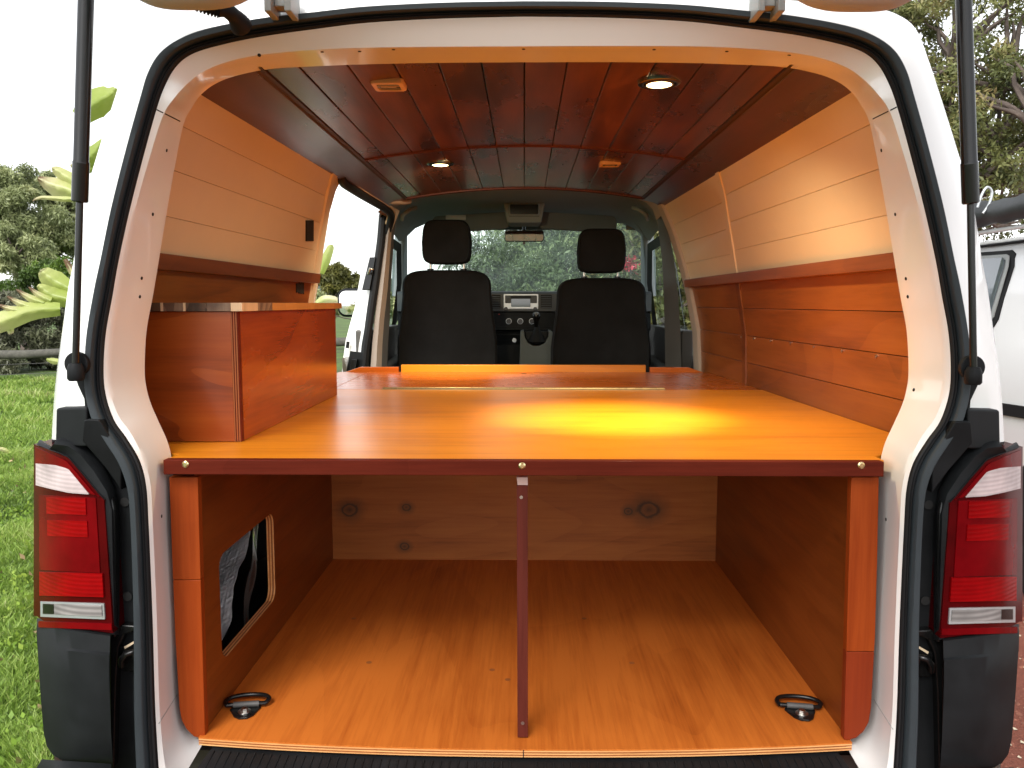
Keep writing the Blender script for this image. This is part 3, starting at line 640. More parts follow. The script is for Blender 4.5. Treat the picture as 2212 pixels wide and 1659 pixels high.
# timber rails
def rail(s, y0, y1):
    m = MB(); rows = []
    for k in range(9):
        y = y0 + (y1 - y0) * k / 8; x = wx(1.52, y); rows.append([Vector((s * (x + .003), y, 1.500)), Vector((s * (x - .022), y, 1.500)), Vector((s * (x - .026), y, 1.534)), Vector((s * (x - .002), y, 1.534))])
    m.loft(rows, True, True); return m.build('timber_rail', W_RAIL, van, .002)
rail(1, 1.53, 3.62); rail(-1, 1.53, 2.90)
# row of small white screws on the right wall
rg = group_part('screw_row', van, (.8, 2.3, 1.3))
for (u, v) in ((1601, 728), (1628, 731), (1665, 736), (1708, 741), (1758, 749), (1819, 758), (1893, 770)):
    p = None
    for k in range(3000):
        y = 1.6 + k * .0005; q = PY(u, v, y)
        if q.x >= wx(q.z, y) - .001: p = q; break
    if p: MB().disc(p, .0042, (-1, 0, -.1), .002, 12).build('screw', STEEL, rg)
# left wall openings: vent slot and cable hole
def wallpatch(u0, u1, v0, v1, name, m, th=.003, rag=0):
    def hit(u, v):
        for k in range(400):
            y = 1.55 + k * .004; q = PY(u, v, y)
            if abs(q.x) >= wx(q.z, y) - .0015: return q
        return q
    pts = []
    for k in range(9): pts.append((u0 + (u1 - u0) * k / 8, v0 + rag * random.uniform(-1, 1)))
    for k in range(9): pts.append((u1 - (u1 - u0) * k / 8, v1 + rag * random.uniform(-1, 1)))
    P3 = [hit(*p) for p in pts]; mb = MB(); mb.prism(P3, (th, 0, 0)); return mb.build(name, m, van)
wallpatch(660, 676, 476, 521, 'vent_slot', HOLE)
wallpatch(639, 655, 612, 634, 'cable_hole', HOLE, rag=3)

# ceiling planks
def cz(x): return 1.927 - .165 * x * x
cl = group_part('ceiling_lining', van, (0, 2.5, 1.92))
m = MB(); m.loft([[Vector((x, y, cz(x) + .016)) for x in span(-.52, .52, 12)] for y in (1.60, 3.62)]); m.build('backing', RUBBERD, cl)
sx = [-.507] + [k * .089 for k in range(-5, 6)] + [.507]
for (y0, y1) in ((1.612, 2.6235), (2.640, 3.57)):
    for a, b in zip(sx, sx[1:]):
        g = .0012; xs = [a + g, (a + b) / 2, b - g]
        m = MB(); rows = []
        for y in span(y0, y1, 4): rows.append([Vector((x, y, cz(x))) for x in xs] + [Vector((x, y, cz(x) + .012)) for x in reversed(xs)])
        m.loft(rows, True, True); m.build('plank', W_CEIL, cl, .002)
m = MB(); m.loft([[Vector((x, y, cz(x) + d)) for x in span(-.507, .507, 16)] for y, d in ((2.620, .004), (2.622, -.003), (2.631, -.005), (2.641, -.003), (2.643, .004))]); m.build('cross_moulding', W_MOULDR, cl, smooth=50)
m = MB(); m.loft([[Vector((x, y, cz(x) + d)) for x in span(-.515, .515, 16)] for y, d in ((3.562, .006), (3.565, -.005), (3.580, -.007), (3.590, .01))]); m.build('end_moulding', W_MOULDR, cl, smooth=50)
for s in (-1, 1):
    zc = cz(.507)
    m = MB(); prof = [(.505, .004), (.507, -.003), (.512, -.004), (.515, -.001), (.518, -.001), (.522, -.004), (.527, -.003), (.529, .004)]
    m.loft([[Vector((s * (x + 0), y, zc + d)) for x, d in prof] for y in (1.606, 2.6, 3.60)]); m.build('side_moulding', W_MOULD, cl, smooth=40)
    m = MB(); rows = []
    for y in span(1.585, 3.66, 8):
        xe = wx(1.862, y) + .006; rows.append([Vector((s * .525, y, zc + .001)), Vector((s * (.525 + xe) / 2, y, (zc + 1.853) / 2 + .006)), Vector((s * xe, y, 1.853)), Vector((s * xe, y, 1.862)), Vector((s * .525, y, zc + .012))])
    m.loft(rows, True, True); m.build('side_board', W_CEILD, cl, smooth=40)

# ---------------- sliding door opening on the left
so_ = group_part('sliding_door_frame', van, (-.75, 3.2, 1.4))
def wl(z, y): return Vector((-wx(z, y), y, z))
# rear post of the opening: painted steel return from the last board to the opening edge
m = MB(); zs = [.55, 1.138, 1.3, 1.45, 1.55, 1.65, 1.75, 1.82, 1.862]
rows = []
for z in zs:
    k = max(0, (z - 1.75) / .11) ** 2 * .05
    yr = rib_y(z) + .01; w0 = wx(z, yr); rows.append([Vector((-(w0 + .004), yr, z)), Vector((-(w0 - .005), yr + .007, z)), Vector((-(w0 - .005), yr + .055 + k * .3, z)), Vector((-(w0 + .006), yr + .07 + k * .6, z)), Vector((-(w0 + .008), yr + .125 + k, z)), Vector((-(w0 + .04), yr + .155 + k, z)), Vector((-(w0 + .13), yr + .165 + k, z))])
m.loft(rows); m.build('rear_post', CREAM, so_, smooth=35)
# header over the opening with its seal
hp = [(2.835, 1.870), (2.85, 1.860), (2.89, 1.853), (2.95, 1.850), (3.2, 1.848), (3.6, 1.848), (3.80, 1.842), (3.87, 1.815), (3.90, 1.76)]
hs_ = spline([(0, a, b) for a, b in hp], 4)
def hx(z, y): return -(wx(z, y) - .004)
m = MB(); m.loft([[Vector((-(wx(1.862, q.y) - .01), q.y, 1.866)) for q in hs_], [Vector((hx(q.z, q.y) + .012, q.y, q.z + .010)) for q in hs_], [Vector((hx(q.z, q.y) - .03, q.y, q.z + .008)) for q in hs_]]); m.build('header_rail', CREAM, so_, smooth=40)
m = MB(); m.tube([Vector((hx(q.z, q.y) - .008, q.y, q.z)) for q in hs_], .017, 10); m.build('door_seal', RUBBERD, so_, smooth=60)
# front post (rear face of the B pillar)
def BQ(u, v, y): return PY(u, v, y)
m = MB(); e1 = [(815, 455), (803, 560), (790, 640), (774, 720), (763, 765), (752, 800), (745, 850)]; e0 = [(806, 455), (790, 520), (778, 580), (768, 640), (757, 700), (748, 745), (742, 800)]
pL = [(808, 452), (797, 500), (785, 560), (774, 620), (766, 665), (756, 700), (747, 735), (742, 770), (738, 812), (730, 900)]
pM = [(814, 458), (806, 510), (796, 570), (786, 620), (777, 665), (768, 710), (762, 745), (757, 775), (752, 812), (745, 900)]
pR = [(824, 462), (819, 520), (812, 570), (805, 620), (798, 665), (792, 710), (786, 745), (783, 775), (778, 812), (770, 900)]
m.loft([[BQ(u, v, 3.99) for u, v in pL], [BQ(u, v, 3.97) for u, v in pM]]); m.build('pillar_edge', PAINT, so_, smooth=40)
m = MB(); m.loft([[BQ(u - 1, v, 3.972) for u, v in pM], [BQ(u, v, 3.90) for u, v in pR]]); m.build('pillar_face', PAINT, so_, smooth=40)
m = MB(); m.loft([[BQ(u - 5, v, 3.90) for u, v in pR], [BQ(u + 1, v, 3.875) for u, v in pR], [BQ(u + 7, v, 3.875) for u, v in pR], [BQ(u + 13, v, 3.89) for u, v in pR]]); m.build('pillar_seal', RUBBERD, so_, smooth=50)
m = MB(); m.prism([BQ(783, 627, 3.92), BQ(800, 627, 3.90), BQ(813, 556, 3.90), BQ(800, 556, 3.92)], (0, -.02, 0)); m.build('latch_box', BLACKG, so_, .004)
m = MB(); m.tube([BQ(796, 592, 3.88), BQ(800, 580, 3.86), BQ(806, 582, 3.87)], .007, 8); m.build('striker', STEEL, so_, smooth=60)
m = MB(); m.prism([BQ(748, 806, 3.93), BQ(780, 806, 3.885), BQ(790, 762, 3.885), BQ(757, 758, 3.93)], (0, -.01, 0)); m.build('lower_latch_panel', BLACKP, so_, .003)
m = MB(); m.prism([BQ(757, 800, 3.91), BQ(770, 800, 3.89), BQ(774, 775, 3.89), BQ(762, 775, 3.91)], (0, -.03, 0)); m.build('contact_block', BLACKG, so_, .003)
m = MB(); m.tube([BQ(752, 738, 3.955), BQ(750, 752, 3.955)], .008, 10); m.build('oval_slot', HOLE, so_, smooth=60)
# inner trim of the pillar
q0 = [(836, 462), (831, 520), (824, 575), (816, 630), (809, 690), (804, 745), (800, 800), (794, 900)]
q1 = [(852, 458), (846, 500), (842, 560), (838, 620), (830, 690), (826, 745), (824, 800), (820, 900)]
m = MB(); m.loft([[BQ(u, v, 3.90) for u, v in q0], [BQ((u + a) / 2, (v + b) / 2, 3.87) for (u, v), (a, b) in zip(q0, q1)], [BQ(u, v, 3.90) for u, v in q1]]); m.build('pillar_trim', BEIGE, so_, smooth=50)
m = MB(); q2 = [(u + (12 if v > 650 else 6), v) for u, v in q1]; m.loft([[BQ(u, v, 3.90) for u, v in q1], [BQ(u, v, 3.93) for u, v in q2]]); m.build('pillar_trim_side', GREYTR, so_, smooth=50)
# right hand pillar trims, seen beyond the wall
m = MB(); a0 = [(1425, 440), (1440, 470), (1456, 560), (1465, 640), (1470, 720), (1472, 800), (1472, 900)]; a1 = [(1412, 446), (1420, 480), (1430, 560), (1434, 640), (1436, 720), (1437, 800), (1437, 900)]
m.loft([[PY(u, v, 3.72) for u, v in a0], [PY(u, v, 3.93) for u, v in a1]]); m.build('pillar_trim_side', GREYTR, van, smooth=50)

# ---------------- cab
cab = group_part('cab_lining', van, (0, 4.3, 1.85))
# headliner: sheet from the end of the boards to the top of the windscreen, turning down at the sides
def hl(y, zt, xh, drop):
    out = []
    for k in range(25):
        t = -1 + 2 * k / 24; x = xh * math.sin(t * math.pi / 2) if False else xh * t
        out.append(Vector((x, y, zt - drop * abs(t) ** 9 - .012 * t * t)))
    return out
m = MB(); m.loft([hl(3.585, 1.948, .62, .09), hl(3.75, 1.968, .66, .11), hl(4.0, 1.985, .70, .15), hl(4.5, 1.985, .72, .16), hl(4.80, 1.965, .735, .16), hl(4.95, 1.948, .735, .13), hl(5.07, 1.945, .735, .10)]); m.build('headliner', GREYLIN, cab, smooth=60)
# hoop of trim where the load space meets the cab
hoop0 = [PY(850, 458, 3.88), PY(858, 446, 3.84), PY(872, 432, 3.80)]
m = MB(); m.loft([[PY(u, v, 3.64) for u, v in ((815, 458), (838, 440), (862, 428), (885, 430))], [PY(u, v, 3.90) for u, v in ((838, 470), (850, 452), (866, 440), (888, 432))]]); m.build('corner_trim', BEIGE, cab, smooth=50)
m = MB(); m.loft([[PY(u, v, 3.64) for u, v in ((1380, 430), (1400, 430), (1422, 440), (1436, 458))], [PY(u, v, 3.90) for u, v in ((1378, 430), (1396, 438), (1410, 452), (1418, 476))]]); m.build('corner_trim', BEIGE, cab, smooth=50)
m = MB(); m.tube([PY(836, 434, 3.60), PY(870, 434, 3.66), PY(884, 434, 3.70), PY(887, 434, 3.71)], [.013, .016, .015, .006], 12); m.build('roll_handle', BEIGE, cab, smooth=60)
# windscreen frame ring and glass
WY = 5.06
def wy(v): return WY + max(0, v - 484) * .0028
wo = [(880, 640), (880, 520), (882, 500), (893, 484), (1000, 482), (1132, 481), (1262, 482), (1368, 484), (1381, 500), (1384, 520), (1385, 640)]
wi = [PY(u, v, wy(v)) for u, v in wo]
outer = [PY(u, v, 4.98) for u, v in ((856, 700), (860, 520), (864, 492), (878, 474), (1000, 470), (1132, 469), (1262, 470), (1386, 474), (1400, 492), (1404, 520), (1406, 700))]
def opens(r): return spline(r, 4)
m = MB(); m.loft([opens(outer), lerp(opens(outer), opens(wi), .6), opens(wi)]); m.build('windscreen_surround', GREYLIN, cab, smooth=50)
m = MB(); g0 = [PY(u, v, wy(v) + .01) for u, v in ((876, 478), (1388, 478), (1388, 660), (876, 660))]
gl = m.quad(*g0).build('windscreen', SCREEN_GLASS, van)
# rain drops on the glass
dv = []; df = []; rng = random.Random(3); base_n = 6
for k in range(9000):
    u = rng.uniform(884, 1382); v = rng.uniform(484, 636); p = PY(u, v, wy(v) + .014); r = rng.choice((.0012, .0015, .002, .0026, .0034)) * rng.uniform(.7, 1.15)
    i0 = len(dv); dv.append((p.x, p.y + r * .7, p.z))
    for q in range(base_n): a = 2 * math.pi * q / base_n; dv.append((p.x + r * math.cos(a), p.y, p.z + r * 1.2 * math.sin(a)))
    for q in range(base_n): df.append((i0, i0 + 1 + q, i0 + 1 + (q + 1) % base_n))
mass('rain_drops', dv, df, WATER, parent=gl, kind='stuff')
MB().quad(*[PY(u, v, WY - .004) for u, v in ((1068, 484), (1192, 484), (1188, 497), (1072, 497))]).build('tinted_band', GREYLIN2, gl)
MB().quad(*[PY(u, v, WY + .0) for u, v in ((1352, 486), (1374, 486), (1374, 497), (1352, 497))]).build('window_sticker', plain('pale_sticker', (.5, .55, .55), .5), gl)
# visors
for s in (-1, 1):
    g = rrect(.085, .53, -.055, .04, .03)
    m = MB(); m.prism([Vector((s * x, 4.72, 1.912 + z - .25 * max(0, x - .2) ** 2)) for x, z in g], (0, .02, -.004)); m.build('sun_visor', GREYLIN2, van, .004)
MB().prism([Vector((-.45 + a, 4.714, 1.935 + b)) for a, b in ((0, 0), (.115, -.002), (.115, -.028), (0, -.026))], (0, .004, 0)).build('visor_sticker', plain('grey_sticker', (.36, .37, .37), .6), van)
# overhead console
oc = group_part('overhead_console', van, (0, 4.6, 1.9))
m = MB(); m.hexa([(-.118, 4.55, 1.984), (.118, 4.55, 1.984), (.09, 4.75, 1.98), (-.09, 4.75, 1.98)], [(-.095, 4.56, 1.874), (.095, 4.56, 1.874), (.088, 4.74, 1.868), (-.088, 4.74, 1.868)]); m.build('console_body', GREYLIN, oc, .01)
m = MB(); m.hexa([(-.082, 4.558, 1.976), (.082, 4.558, 1.976), (.082, 4.545, 1.976), (-.082, 4.545, 1.976)], [(-.082, 4.558, 1.908), (.082, 4.558, 1.908), (.082, 4.543, 1.908), (-.082, 4.543, 1.908)]); m.build('console_recess', BLACKG, oc)
m = MB(); r0 = rrect(-.088, .088, 1.908, 1.982, .01); r1 = rrect(-.078, .078, 1.918, 1.972, .008); m.loft([[Vector((x, 4.544, z)) for x, z in r0], [Vector((x, 4.536, z)) for x, z in r1], [Vector((x, 4.552, z)) for x, z in r1]], True); m.build('console_bezel', GREYLIN, oc, smooth=40)
# grab handles
for s in (-1, 1):
    c = PY(888, 462, 4.3) if s < 0 else PY(1378, 462, 4.3); m = MB(); m.tube(spline([c + Vector((s * .045, -.02, -.03)), c + Vector((s * .035, -.05, -.012)), c + Vector((0, -.05, .015)), c + Vector((-s * .03, -.02, .028))], 4), .011, 10); m.build('grab_handle', GREYLIN, van, smooth=60)
# rear-view mirror
rm = group_part('rear_view_mirror', van, (0, 4.75, 1.8))
a = PY(1090, 522, 4.72); b = PY(1175, 497, 4.72)
m = MB(); m.prism([Vector((x, 4.72, z)) for x, z in rrect(a.x, b.x, a.z, b.z, .016)], (0, .03, 0)); m.build('mirror_case', BLACKG, rm, .004)
xm = a.x + (b.x - a.x) * .55
m = MB(); m.prism([Vector((x, 4.717, z)) for x, z in rrect(a.x + .005, b.x - .005, a.z + .005, b.z - .005, .012)], (0, .002, 0)); m.build('mirror_glass', MIRROR, rm)
m = MB(); m.tube([Vector((.0, 4.76, 1.80)), Vector((0, 5.03, 1.90))], .012, 8); m.build('mirror_arm', BLACKG, rm, smooth=50)
MB().box(-.008, .008, 4.715, 4.73, a.z - .016, a.z).build('dimmer_lever', BLACKG, rm, .002)
# A pillars, side window frames, side glass, door trims
for s in (-1, 1):
    g = group_part('cab_side', van, (s * .78, 4.4, 1.4))
    m = MB()
    m.loft([[Vector((s * .79, 3.98, 1.28)), Vector((s * .735, 3.98, 1.60)), Vector((s * .69, 4.02, 1.78)), Vector((s * .69, 4.6, 1.76)), Vector((s * .73, 4.86, 1.55)), Vector((s * .79, 4.98, 1.28))],
            [Vector((s * .80, 4.03, 1.30)), Vector((s * .75, 4.03, 1.60)), Vector((s * .712, 4.07, 1.735)), Vector((s * .712, 4.56, 1.72)), Vector((s * .75, 4.80, 1.54)), Vector((s * .80, 4.90, 1.30))]], True); m.build('window_frame', BLACKP, g, smooth=20)
    m = MB(); m.quad(Vector((s * .81, 4.0, 1.28)), Vector((s * .81, 4.95, 1.28)), Vector((s * .72, 4.6, 1.75)), Vector((s * .72, 4.04, 1.76))); m.build('side_glass', GLASS, g)
    m = MB(); m.prism([Vector((s * .76, 3.93, 1.30)), Vector((s * .76, 5.0, 1.30)), Vector((s * .76, 5.0, .6)), Vector((s * .76, 3.93, .6))], (s * .06, 0, 0)); m.build('door_trim', GREYTR, g, .01)
    m = MB(); m.prism([Vector((s * .76, 4.1, 1.10)), Vector((s * .76, 4.75, 1.13)), Vector((s * .76, 4.75, 1.05)), Vector((s * .76, 4.1, 1.03))], (-s * .06, 0, 0)); m.build('arm_rest', GREYTR, g, .015)
    m = MB(); m.tube([PY(1132 + s * 273, 640, 4.95), PY(1132 + s * 272, 560, 4.95), PY(1132 + s * 266, 500, 4.9), PY(1132 + s * 240, 460, 4.8)], .035, 10); m.build('a_pillar_trim', GREYLIN, g, smooth=60)
    m = MB(); m.tube([Vector((s * .70, 3.98, 1.72)), Vector((s * .715, 4.0, 1.5)), Vector((s * .73, 4.03, 1.2)), Vector((s * .74, 4.05, .9))], .012, 4); m.build('seat_belt', RUBBERD, g, smooth=10)
    m = MB(); m.disc(Vector((s * .70, 3.97, 1.70)), .026, (-s, -.4, 0), .02, 20); m.build('belt_anchor', GREYTR, g, .004)
    if s < 0:   # outside mirror of the near side
        w = group_part('door_mirror', van, (-1.0, 4.9, 1.35)); c0 = PY(735, 655, 5.0)
        m = MB(); m.prism([Vector((c0.x + x, 5.0, c0.z + z)) for x, z in rrect(-.02, .20, -.085, .09, .05)], (0, .07, 0)); m.build('mirror_shell', BLACKP, w, .02)
        m = MB(); m.prism([Vector((c0.x + x, 4.996, c0.z + z)) for x, z in rrect(-.005, .18, -.07, .075, .04)], (0, .002, 0)); m.build('mirror_pane', MIRROR, w)
# dashboard
db = group_part('dashboard', van, (0, 4.8, 1.2)); DY = 4.74
P = lambda u, v, y=DY: PY(u, v, y)
zt_ = P(1132, 630).z; z1 = P(1132, 672).z; z2 = P(1132, 800).z
m = MB(); m.loft([[Vector((x, y, z)) for x in (-.74, -.4, -.2, .2, .4, .74)] for y, z in ((5.62, zt_ - .03), (5.2, zt_ - .01), (4.86, zt_ + .004), (4.76, zt_), (DY, zt_ - .012), (DY, z1), (DY + .03, z1 - .006))]); m.build('dash_top', DASH, db, smooth=30)
m = MB(); m.loft([[Vector((x, y, z)) for x in (-.74, .74)] for y, z in ((DY + .03, z1), (DY + .02, z1 - .01), (DY + .015, P(1132, 712).z), (DY + .06, P(1132, 716).z), (DY + .08, P(1132, 735).z), (DY + .02, P(1132, 745).z), (DY + .03, z2 - .1))]); m.build('dash_lower', BLACKP, db, smooth=30)
def panel(name, u0, u1, v0, v1, y, mt, th=.006, bev=.002, r=.004):
    a = PY(u0, v1, y); b = PY(u1, v0, y); m = MB(); m.prism([Vector((x, y, z)) for x, z in rrect(a.x, b.x, a.z, b.z, r, 3)], (0, th, 0)); return m.build(name, mt, db, bev)
for (u0, u1) in ((1062, 1081), (1168, 1192)):
    panel('air_vent', u0, u1, 637, 666, DY - .004, HOLE, .004, 0)
    for k in range(6):
        v = 640 + k * 4.6; panel('vent_slat', u0 + 1, u1 - 1, v, v + 1.8, DY - .008, DASH, .004, 0, .001)
panel('radio', 1088, 1163, 635, 668, DY - .006, SILVER, .01); panel('radio_face', 1091, 1160, 638, 655, DY - .010, DASH, .006); panel('radio_lower', 1101, 1149, 652, 667, DY - .0095, SILVER, .006)
panel('screen', 1104, 1146, 645, 663, DY - .012, DGLASS, .004); panel('disc_slot', 1103, 1147, 640, 643.5, DY - .012, HOLE, .004, 0, .001)
panel('button', 1091, 1099, 643, 652, DY - .012, DASH, .004); panel('button', 1151, 1159, 643, 652, DY - .012, DASH, .004)
for u, v in ((1093, 667), (1156, 667)): MB().disc(P(u, v), .011, (0, -1, 0), .022, 20).build('radio_knob', BLACKG, db, .002)
for u in (1099, 1124, 1149):
    MB().disc(P(u, 694, DY + .014), .0175, (0, -1, 0), .006, 24).build('dial_ring', SILVER, db, .001); MB().disc(P(u, 694, DY + .008), .0145, (0, -1, 0), .014, 24).build('heater_dial', BLACKG, db, .002)
MB().disc(P(1111, 735, DY + .06), .013, (0, -1, 0), .01, 20).build('power_socket', SILVER, db, .001)
m = MB(); a = P(1076, 680, DY + .012); m.prism([a, a + Vector((.012, 0, 0)), a + Vector((.006, 0, .009))], (0, -.002, 0)); m.build('hazard_button', plain('hazard_red', (.4, .02, .02), .4), db)
for v in (705, 711, 722): panel('dash_groove', 1066, 1200, v, v + 1.4, DY + .010, HOLE, .004, 0, .0005)
# gear console
gc = group_part('gear_console', van, (.05, 4.4, 1.0)); GY = 4.42
r = [(1122, 800), (1124, 716), (1132, 714), (1134, 728), (1141, 741), (1152, 747), (1164, 747), (1176, 741), (1184, 728), (1186, 714), (1194, 716), (1197, 800), (1197, 900), (1120, 900)]
m = MB(); m.prism([PY(u, v, GY) for u, v in r], (0, .25, 0)); m.build('console_shell', GREYLIN2, gc, .006)
m = MB(); m.prism([PY(u, v, GY + .01) for u, v in ((1134, 716), (1136, 728), (1143, 739), (1152, 744), (1164, 744), (1174, 739), (1182, 728), (1184, 716))], (0, .2, 0)); m.build('gear_surround', BLACKP, gc, .004)
m = MB(); c = PY(1160, 738, GY + .02); t = PY(1160, 704, GY + .02); m.tube([c, c.lerp(t, .35), c.lerp(t, .7), t], [.052, .040, .020, .014], 14); m.build('gaiter', BLACKP, gc, smooth=30)
m = MB(); c = PY(1158, 705, GY + .01); t = PY(1159, 675, GY - .01); m.tube([c, c.lerp(t, .4), c.lerp(t, .6), c.lerp(t, .85), t], [.012, .013, .020, .023, .012], 16); m.build('gear_knob', BLACKG, gc, smooth=60)
MB().disc(PY(1159, 678, GY - .02), .012, (0, -.5, 1), .004, 16).build('knob_cap', SILVER, gc, .001)

# ================================================================== SEATS
def seat(uc, vt, vh0, vh1, label, y=4.10):
    c = PY(uc, vt, y); zt = c.z; x = c.x
    t = thing('front_seat', label, 'car seat', (x, y, .5), 'front seats')
    hw = .252
    prof = []
    for k in range(33):
        a = math.pi * k / 32; ex = .42
        cx = math.copysign(abs(math.cos(a)) ** ex, math.cos(a)); sz = math.sin(a) ** .5
        prof.append((cx * (hw - .028), sz))
    rings = []
    zc = zt - .13
    def ring(yy, sc, dz=0):
        pts = [Vector((x + px * sc, yy, zc + .13 * sz * (1 if sz > 0 else 1) + dz * sz)) for px, sz in prof]
        low = [Vector((x - (hw - .022) * sc, yy, zc - .06)), Vector((x - hw * sc, yy, zc - .22)), Vector((x - (hw + .004) * sc, yy, zc - .62)), Vector((x + (hw + .004) * sc, yy, zc - .62)), Vector((x + hw * sc, yy, zc - .22)), Vector((x + (hw - .022) * sc, yy, zc - .06))]
        return pts + low
    m = MB(); m.loft([ring(y + .015, .90, -.014), ring(y, .96, -.004), ring(y + .01, 1.0), ring(y + .07, 1.0), ring(y + .10, .96, -.006), ring(y + .115, .86, -.02)], True, True); m.build('seat_back', FABRIC, t, smooth=60)
    m = MB(); m.prism([Vector((x - .25, y + .1, .72)), Vector((x + .25, y + .1, .72)), Vector((x + .25, y + .1, .86)), Vector((x - .25, y + .1, .86))], (0, .48, 0)); m.build('seat_cushion', FABRIC, t, .04)
    a = PY(uc - 53, vh1, y + .03); b = PY(uc + 53, vh0, y + .03); zc2 = (a.z + b.z) / 2; hh = (b.z - a.z) / 2; hw2 = (b.x - a.x) / 2
    def sq(yy, sc):
        o = []
        for k in range(40):
            an = 2 * math.pi * k / 40; e = .36; px = math.copysign(abs(math.cos(an)) ** e, math.cos(an)); pz = math.copysign(abs(math.sin(an)) ** e, math.sin(an))
            o.append(Vector((x + px * hw2 * sc * (1 - .05 * abs(pz) ** 2 - (.05 if pz > .3 else 0) * pz), yy, zc2 + pz * hh * (sc if sc < 1 else 1))))
        return o
    m = MB(); m.loft([sq(y + .012, .86), sq(y + .002, .94), sq(y + .02, 1.0), sq(y + .08, 1.0), sq(y + .10, .93), sq(y + .112, .8)], True, True); m.build('headrest', FABRIC, t, smooth=60)
    for s in (-1, 1):
        m = MB(); m.tube([Vector((x + s * .085, y + .05, zt - .01)), Vector((x + s * .085, y + .05, a.z + .02))], .0065, 10); m.build('headrest_post', STEEL, t, smooth=60)
        m = MB(); m.tube([Vector((x + s * .085, y + .05, zt - .012)), Vector((x + s * .085, y + .05, zt + .008))], .017, 14); m.build('post_guide', BLACKG, t, smooth=40)
seat(964, 583, 475, 571, 'left front seat, black fabric, its headrest against the bright part of the windscreen')
seat(1300, 600, 494, 590, 'right front seat, black fabric, sitting a little lower than the other')

# ================================================================== CEILING LIGHTS
def downlight(u, v, label, power, tilt=.32):
    x = PY(u, v, 1).x
    # meet the curved ceiling
    p = None
    for k in range(2000):
        y = 1.4 + k * .001; q = PY(u, v, y)
        if q.z >= cz(q.x) - .004: p = q; break
    t = thing('downlight', label, 'ceiling light', p, 'round ceiling downlights')
    z = p.z
    m = MB(); rr = [(.047, .004), (.046, -.0025), (.040, -.0045), (.034, -.003), (.032, .004)]
    m.loft([[Vector((p.x + r * math.cos(a), p.y + r * math.sin(a), z + h)) for a in [2 * math.pi * q / 40 for q in range(40)]] for r, h in rr], True); m.build('bezel', CHROME, t, smooth=50)
    m = MB(); ax = Vector((0, 0, -1)); beam = Vector((-.09 if x > 0 else .0, math.sin(tilt) * .9, -math.cos(tilt))).normalized(); a1 = Vector((1, 0, 0)); a2 = ax.cross(a1)
    m.loft([[Vector((p.x, p.y, z)) + ax * h + (a1 * math.cos(a) + a2 * math.sin(a)) * r for a in [2 * math.pi * q / 40 for q in range(40)]] for r, h in ((.033, -.003), (.032, .004), (.0275, .005), (.027, .0))], True); m.build('gimbal_ring', CHROME, t, smooth=50)
    m = MB(); c = Vector((p.x, p.y, z)); m.disc(c, .027, ax, .0045, 32); m.build('bulb_face', glow('warm_bulb', (1, .74, .36), 5), t)
    for nm, en, size in (('bulb_beam', power * .78, 52), ('bulb_flood', power * .30, 160)):
        L = bpy.data.lights.new(nm, 'SPOT'); L.energy = en; L.spot_size = R(size); L.spot_blend = 1; L.shadow_soft_size = .022; L.color = (1, .80, .48)
        o = bpy.data.objects.new(nm, L); COL.objects.link(o); o.parent = t; o.location = ax * .022
        o.rotation_euler = beam.to_track_quat('-Z', 'Y').to_euler()
downlight(1424, 179, 'lit round downlight at the near right of the timber ceiling', 72)
downlight(951, 354, 'lit round downlight at the far left of the timber ceiling', 44, .70)
def sqlamp(u, v, label):
    for k in range(2000):
        y = 1.4 + k * .001; p = PY(u, v, y)
        if p.z >= cz(p.x) - .004: break
    t = thing('reading_lamp', label, 'ceiling light', p, 'square unlit ceiling lamps')
    m = MB(); a = rrect(-.036, .036, -.036, .036, .010); b = rrect(-.034, .034, -.034, .034, .009); c = rrect(-.025, .025, -.025, .025, .006); W_ = lambda L, h: [Vector((p.x + q, p.y + r, p.z + h)) for q, r in L]
    m.loft([W_(a, .006), W_(a, -.002), W_(b, -.005), W_(c, -.005), W_(c, .004)], True); m.build('frame', TAN, t, smooth=40)
    m = MB(); m.loft([[Vector((p.x + q, p.y + r, p.z - .003 - .002 * (math.cos(r * 120)))) for q in span(-.025, .025, 2)] for r in span(-.025, .025, 14)]); m.build('lens', DGLASS, t, smooth=60)
    boxo('switch', BEIGE, t, p.x - .018, p.x + .018, p.y - .005, p.y + .003, p.z - .005, p.z - .002, .001)
sqlamp(840, 184, 'square tan framed lamp, unlit, at the near left of the ceiling')
sqlamp(1317, 355, 'square tan framed lamp, unlit, at the far right of the ceiling')

# ================================================================== CARGO FLOOR AND BED PLATFORM
fl = thing('plywood_floor', 'bare varnished plywood floor sheet under the bed platform', 'floor', (0, 2.05, FLOOR - .015))
cols = span(-.634, .634, 24); fy = lambda x: 1.462 + .030 * (abs(x) / .6) ** 2.2
m = MB(); m.loft([[Vector((x, 2.61, FLOOR - .004)) for x in cols], [Vector((x, 2.61, FLOOR)) for x in cols], [Vector((x, fy(x), FLOOR)) for x in cols], [Vector((x, fy(x), FLOOR - .003)) for x in cols]]); m.build('floor_sheet', W_FLOOR, fl)
for k, mm in enumerate((W_PLYE, W_PLYD, W_PLYE, W_PLYD, W_PLYE)):
    m = MB(); za = FLOOR - .003 - k * .0026; d = .0004 * (k % 2)
    m.loft([[Vector((x, fy(x) + d, za)) for x in cols], [Vector((x, fy(x) + d, za - .0026)) for x in cols]]); m.build('ply_edge', mm, fl)
for u, v in ((764, 1336), (1262, 1336), (797, 1431), (1365, 1432), (1097, 1468), (1063, 1447)):
    MB().disc(PZ(u, v, FLOOR) - Vector((0, 0, .0006)), .0065, (0, 0, 1), .0009, 16).build('filled_screw_hole', W_PLYD, fl)
